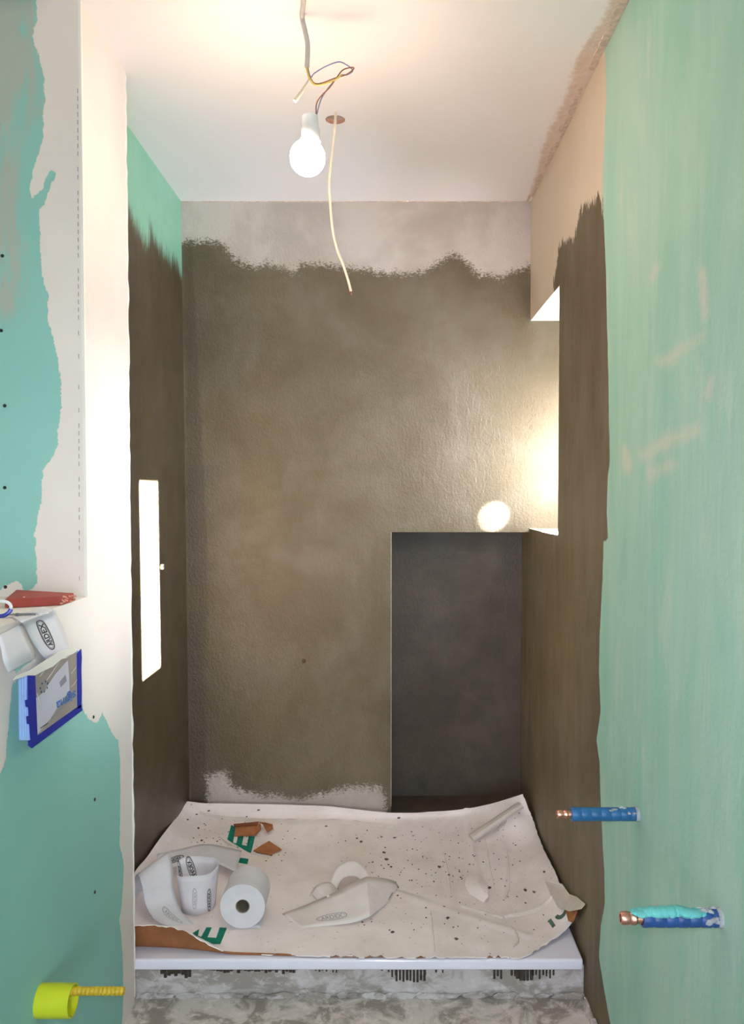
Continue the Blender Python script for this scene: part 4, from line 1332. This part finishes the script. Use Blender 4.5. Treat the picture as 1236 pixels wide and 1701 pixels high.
# ------------------------------------------------------------------ things on the ledge
M_RED = plain('red_brick_paint', (158, 58, 44), 0.55, 0.35, 0.14, 26)
M_TORN = plain('torn_wood', (214, 160, 140), 0.9, 0.1, 0.3, 120, bump=0.5)
rq = [(-0.7849,1.6569),(-0.6872,1.7019),(-0.6827,1.7592),(-0.8363,1.8205)]
m = MB()
m.prism([(p[0], p[1], 1.0508) for p in rq], (0, 0, 0.0185))
bmesh.ops.bevel(m.bm, geom=m.bm.edges[:], offset=0.0012, segments=2, affect='EDGES')
rb = m.build('wood_offcut', M_RED, None, origin=(rq[0][0], rq[0][1], 1.0508))
tag(rb, 'brick red painted wooden offcut with one splintered end on the ledge', 'wood offcut')
m = MB()
e0, e1 = Vector((rq[1][0], rq[1][1], 1.0508)), Vector((rq[2][0], rq[2][1], 1.0508))
r_ = random.Random(5)
for i in range(26):
    t = r_.random()
    p = e0.lerp(e1, t) + Vector((r_.uniform(-0.007, 0.002), -0.0008, 0.002 + r_.random() * 0.0155))
    m.lump(p, (0.005, 0.003, 0.0022), r_, 1, 0.4)
m.build('splintered_end', M_TORN, rb)
dp = [(-0.7584,1.6863,1.0695)][0]
m = MB()
m.lump((dp[0], dp[1], 1.0698), (0.0022, 0.0026, 0.0008), r_, 1, 0.2)
m.build('paint_drop', M_PLASTER, rb, True)

M_BLUEH = plain('blue_handle', (40, 56, 160), 0.35, 0.5, 0.08, 30)
M_WHITEH = plain('white_handle', (226, 226, 228), 0.35, 0.5, 0.05, 30)
M_STEEL = plain('steel', (150, 146, 146), 0.3, 0.5, 0.1, 40, metal=0.9)
sp = [(-0.7368,1.5384,1.062)][0]
sc = thing('scissors', 'scissors with blue and white ring handles lying on the ledge', 'scissors', (sp[0] + 0.02, sp[1] + 0.02, LEDGE))
sdir = Vector((0.97, 0.10, 0)).normalized()
sside = Vector((-sdir.y, sdir.x, 0))
def oval(c, a, b_, r, z, m, n=28):
    m.tube([c + sdir * a * math.cos(2 * math.pi * k / n) + Vector((0, 0.35, 0.94)) * b_ * math.sin(2 * math.pi * k / n) + Vector((0, 0, z)) for k in range(n)], r, 8, closed=True)
c0 = Vector((sp[0], sp[1], LEDGE))
m = MB(); oval(c0, 0.019, 0.0135, 0.0032, 0.0175, m); m.build('handle', M_WHITEH, sc, True)['label'] = 'white ring handle'
m = MB()
m.tube([c0 + sdir * 0.020 * math.cos(R(a)) + Vector((0, -0.002 + 0.35 * 0.0135 * math.sin(R(a)), 0.0175 + 0.0145 * math.sin(R(a)))) for a in range(185, 360, 12)], 0.0042, 8)
m.build('handle', M_BLUEH, sc, True)['label'] = 'blue grip under the ring'
m = MB()
for sgn, ln in ((1, 0.068), (-1, 0.05)):
    st = c0 + sdir * 0.018 + sside * 0.004 * sgn + Vector((0, 0, 0.0045))
    m.prism([st - sside * 0.004, st + sdir * ln - sside * 0.0006 + sside * 0.006 * sgn, st + sdir * ln * 0.98 + sside * 0.001 + sside * 0.006 * sgn, st + sside * 0.004], (0, 0, 0.0016))
    m.build('blade', M_STEEL, sc)
    m = MB()
m.lathe([(0, 0.004), (0.003, 0.0035), (0.003, 0)], c0 + sdir * 0.03 + Vector((0, 0, 0.004)), (0, 0, 1), 10)
m.build('pivot_screw', M_STEEL, sc)

# ------------------------------------------------------------------ wall plug in the alcove's left wall
wp = [(-0.78,2.7428,1.0346)][0]
M_PLUG = plain('beige_plug', (206, 192, 160), 0.6, 0.3, 0.1, 60)
wo = thing('wall_plug', 'small beige plug sticking out of the brown left wall', 'wall plug', (WL, wp[1], wp[2]))
m = MB()
m.lathe([(0, -0.003), (0.008, -0.003), (0.009, 0.004), (0.0075, 0.007), (0.0075, 0.018), (0.0062, 0.02), (0.0035, 0.02), (0.0035, 0.012), (0, 0.012)], (WL, wp[1], wp[2]), (1, 0, 0.05), 16)
m.build('plug_body', M_PLUG, wo, True)
m = MB()
for k in range(2):
    m.box((WL + 0.012, wp[1] - 0.009 + k * 0.014, wp[2] - 0.005), (WL + 0.02, wp[1] - 0.005 + k * 0.014, wp[2] + 0.012), 0.001)
m.build('plug_wing', M_PLUG, wo)

# ------------------------------------------------------------------ bare bulb on its cable, and the second cable
LY = 1.9
def lampmat():
    m = bpy.data.materials.new('lit_bulb')
    m.use_nodes = True
    t = m.node_tree
    t.nodes.remove(t.nodes['Principled BSDF'])
    e = t.nodes.new('ShaderNodeEmission')
    e.inputs[0].default_value = (1.0, 0.75, 0.56, 1)
    e.inputs[1].default_value = BULB
    t.links.new(e.outputs[0], t.nodes['Material Output'].inputs[0])
    return m
M_CABLE = plain('grey_cable', (198, 190, 186), 0.55, 0.35, 0.06, 40)
M_WCABLE = plain('white_cable', (226, 212, 194), 0.5, 0.35, 0.05, 40)
bcn = [(-0.1861,1.9,2.0595)][0]
lamp = thing('pendant_lamp', 'lit bare bulb in a white lampholder hanging from a loose ceiling cable', 'lamp', (bcn[0], LY, CE))
m = MB()
kp = smooth_path([(-0.1801,1.624,2.379),(-0.1849,1.7336,2.379),(-0.1882,1.8373,2.379),(-0.1976,1.901,2.379)] + [(-0.1907,1.9,2.3459),(-0.1853,1.9,2.3146),(-0.1868,1.9,2.2643)], 8)
m.tube(kp, 0.0056, 10)
m.build('cable', M_CABLE, lamp, True)
def wire(pts, mat, r=0.0014):
    m = MB()
    m.tube(smooth_path(pts, 8), r, 6)
    return m.build('wire', mat, lamp, True)
W_BR = plain('brown_wire', (150, 96, 70), 0.5, 0.3)
W_BL = plain('blue_wire', (120, 130, 170), 0.5, 0.3)
W_YG = plain('yellow_wire', (226, 200, 110), 0.5, 0.3)
wire([(-0.1868,1.9,2.2643),(-0.1814,1.9,2.2453),(-0.1701,1.898,2.2279),(-0.1519,1.895,2.2264),(-0.1229,1.895,2.2373),(-0.0969,1.9,2.248),(-0.0805,1.905,2.2628),(-0.0833,1.905,2.2669),(-0.1038,1.9,2.2589),(-0.1174,1.895,2.24),(-0.1336,1.89,2.2145),(-0.1516,1.89,2.1968),(-0.1645,1.895,2.1802),(-0.1664,1.9,2.1553)], W_BR)
wire([(-0.1856,1.902,2.2654),(-0.1791,1.905,2.2451),(-0.171,1.908,2.2548),(-0.1461,1.91,2.2709),(-0.1154,1.91,2.2818),(-0.096,1.91,2.275),(-0.082,1.908,2.2616),(-0.0942,1.902,2.249),(-0.1109,1.902,2.2463),(-0.1343,1.9,2.2221),(-0.1512,1.902,2.1999),(-0.1595,1.902,2.1794),(-0.1652,1.902,2.1562)], W_BL)
wire([(-0.188,1.898,2.2633),(-0.1806,1.892,2.2358),(-0.1667,1.89,2.2199),(-0.1446,1.89,2.2226),(-0.1227,1.892,2.2317),(-0.1065,1.898,2.247)], W_YG, 0.002)
m = MB()
m.tube([(-0.1818,1.89,2.2321),(-0.1951,1.885,2.2053),(-0.2125,1.88,2.1785)], [0.002, 0.004, 0.0048], 10)
m.build('sheath_tail', M_WCABLE, lamp, True)
hb = Vector((bcn[0] + 0.010, LY, bcn[2]))
zt = [(-0.1719,1.9,2.1553)][0][2]
zb = [(-0.1721,1.9,2.0951)][0][2]
m = MB()
hh = zt - zb
m.lathe([(0, hh), (0.016, hh), (0.0185, hh - 0.002), (0.0195, hh * 0.55), (0.0215, hh * 0.5), (0.022, 0.0), (0.0195, 0.0), (0.0195, 0.01), (0, 0.01)], (hb.x - 0.002, LY, zb), (-0.04, 0, 1), 28)
ho = m.build('lampholder', M_PVC, lamp, True)
for dx in (-0.008, 0.008):
    m = MB()
    m.lathe([(0, 0.0006), (0.0018, 0.0006), (0.0018, -0.001)], (hb.x - 0.004 + dx, LY - 0.008, zt + 0.0002), (0, 0, 1), 10)
    m.build('terminal_hole', M_CAVITY, ho)
BR = 0.041
m = MB()
prof = []
for k in range(17):
    a = R(-90 + 150 * k / 16)
    prof.append((BR * math.cos(a) if k else 0.0, BR * math.sin(a)))
prof += [(0.0175, 0.046), (0.0165, 0.058)]
m.lathe(prof, bcn, (0.08, 0, 1), 32)
m.build('bulb', lampmat(), lamp, True)

m = MB()
cp = [(hx + 0.002, hy + 0.006, CE + 0.05)] + [(-0.1509,2.35,2.3479),(-0.1562,2.35,2.2887),(-0.1632,2.35,2.2294),(-0.1685,2.35,2.17),(-0.1652,2.35,2.102),(-0.1585,2.35,2.0339),(-0.1465,2.35,1.9827),(-0.1293,2.35,1.94),(-0.1156,2.35,1.8973),(-0.107,2.35,1.8648)]
m.tube(smooth_path(cp, 8), 0.0038, 10)
wc = m.build('power_cable', M_WCABLE, None, True, origin=(hx, hy, CE))
tag(wc, 'thin white cable hanging from the drilled ceiling hole beside the bulb', 'cable')
m = MB()
q = [(-0.107,2.35,1.8648),(-0.1053,2.35,1.8545)]
m.tube(q, 0.0024, 8)
m.build('conductor_end', W_BR, wc, True)
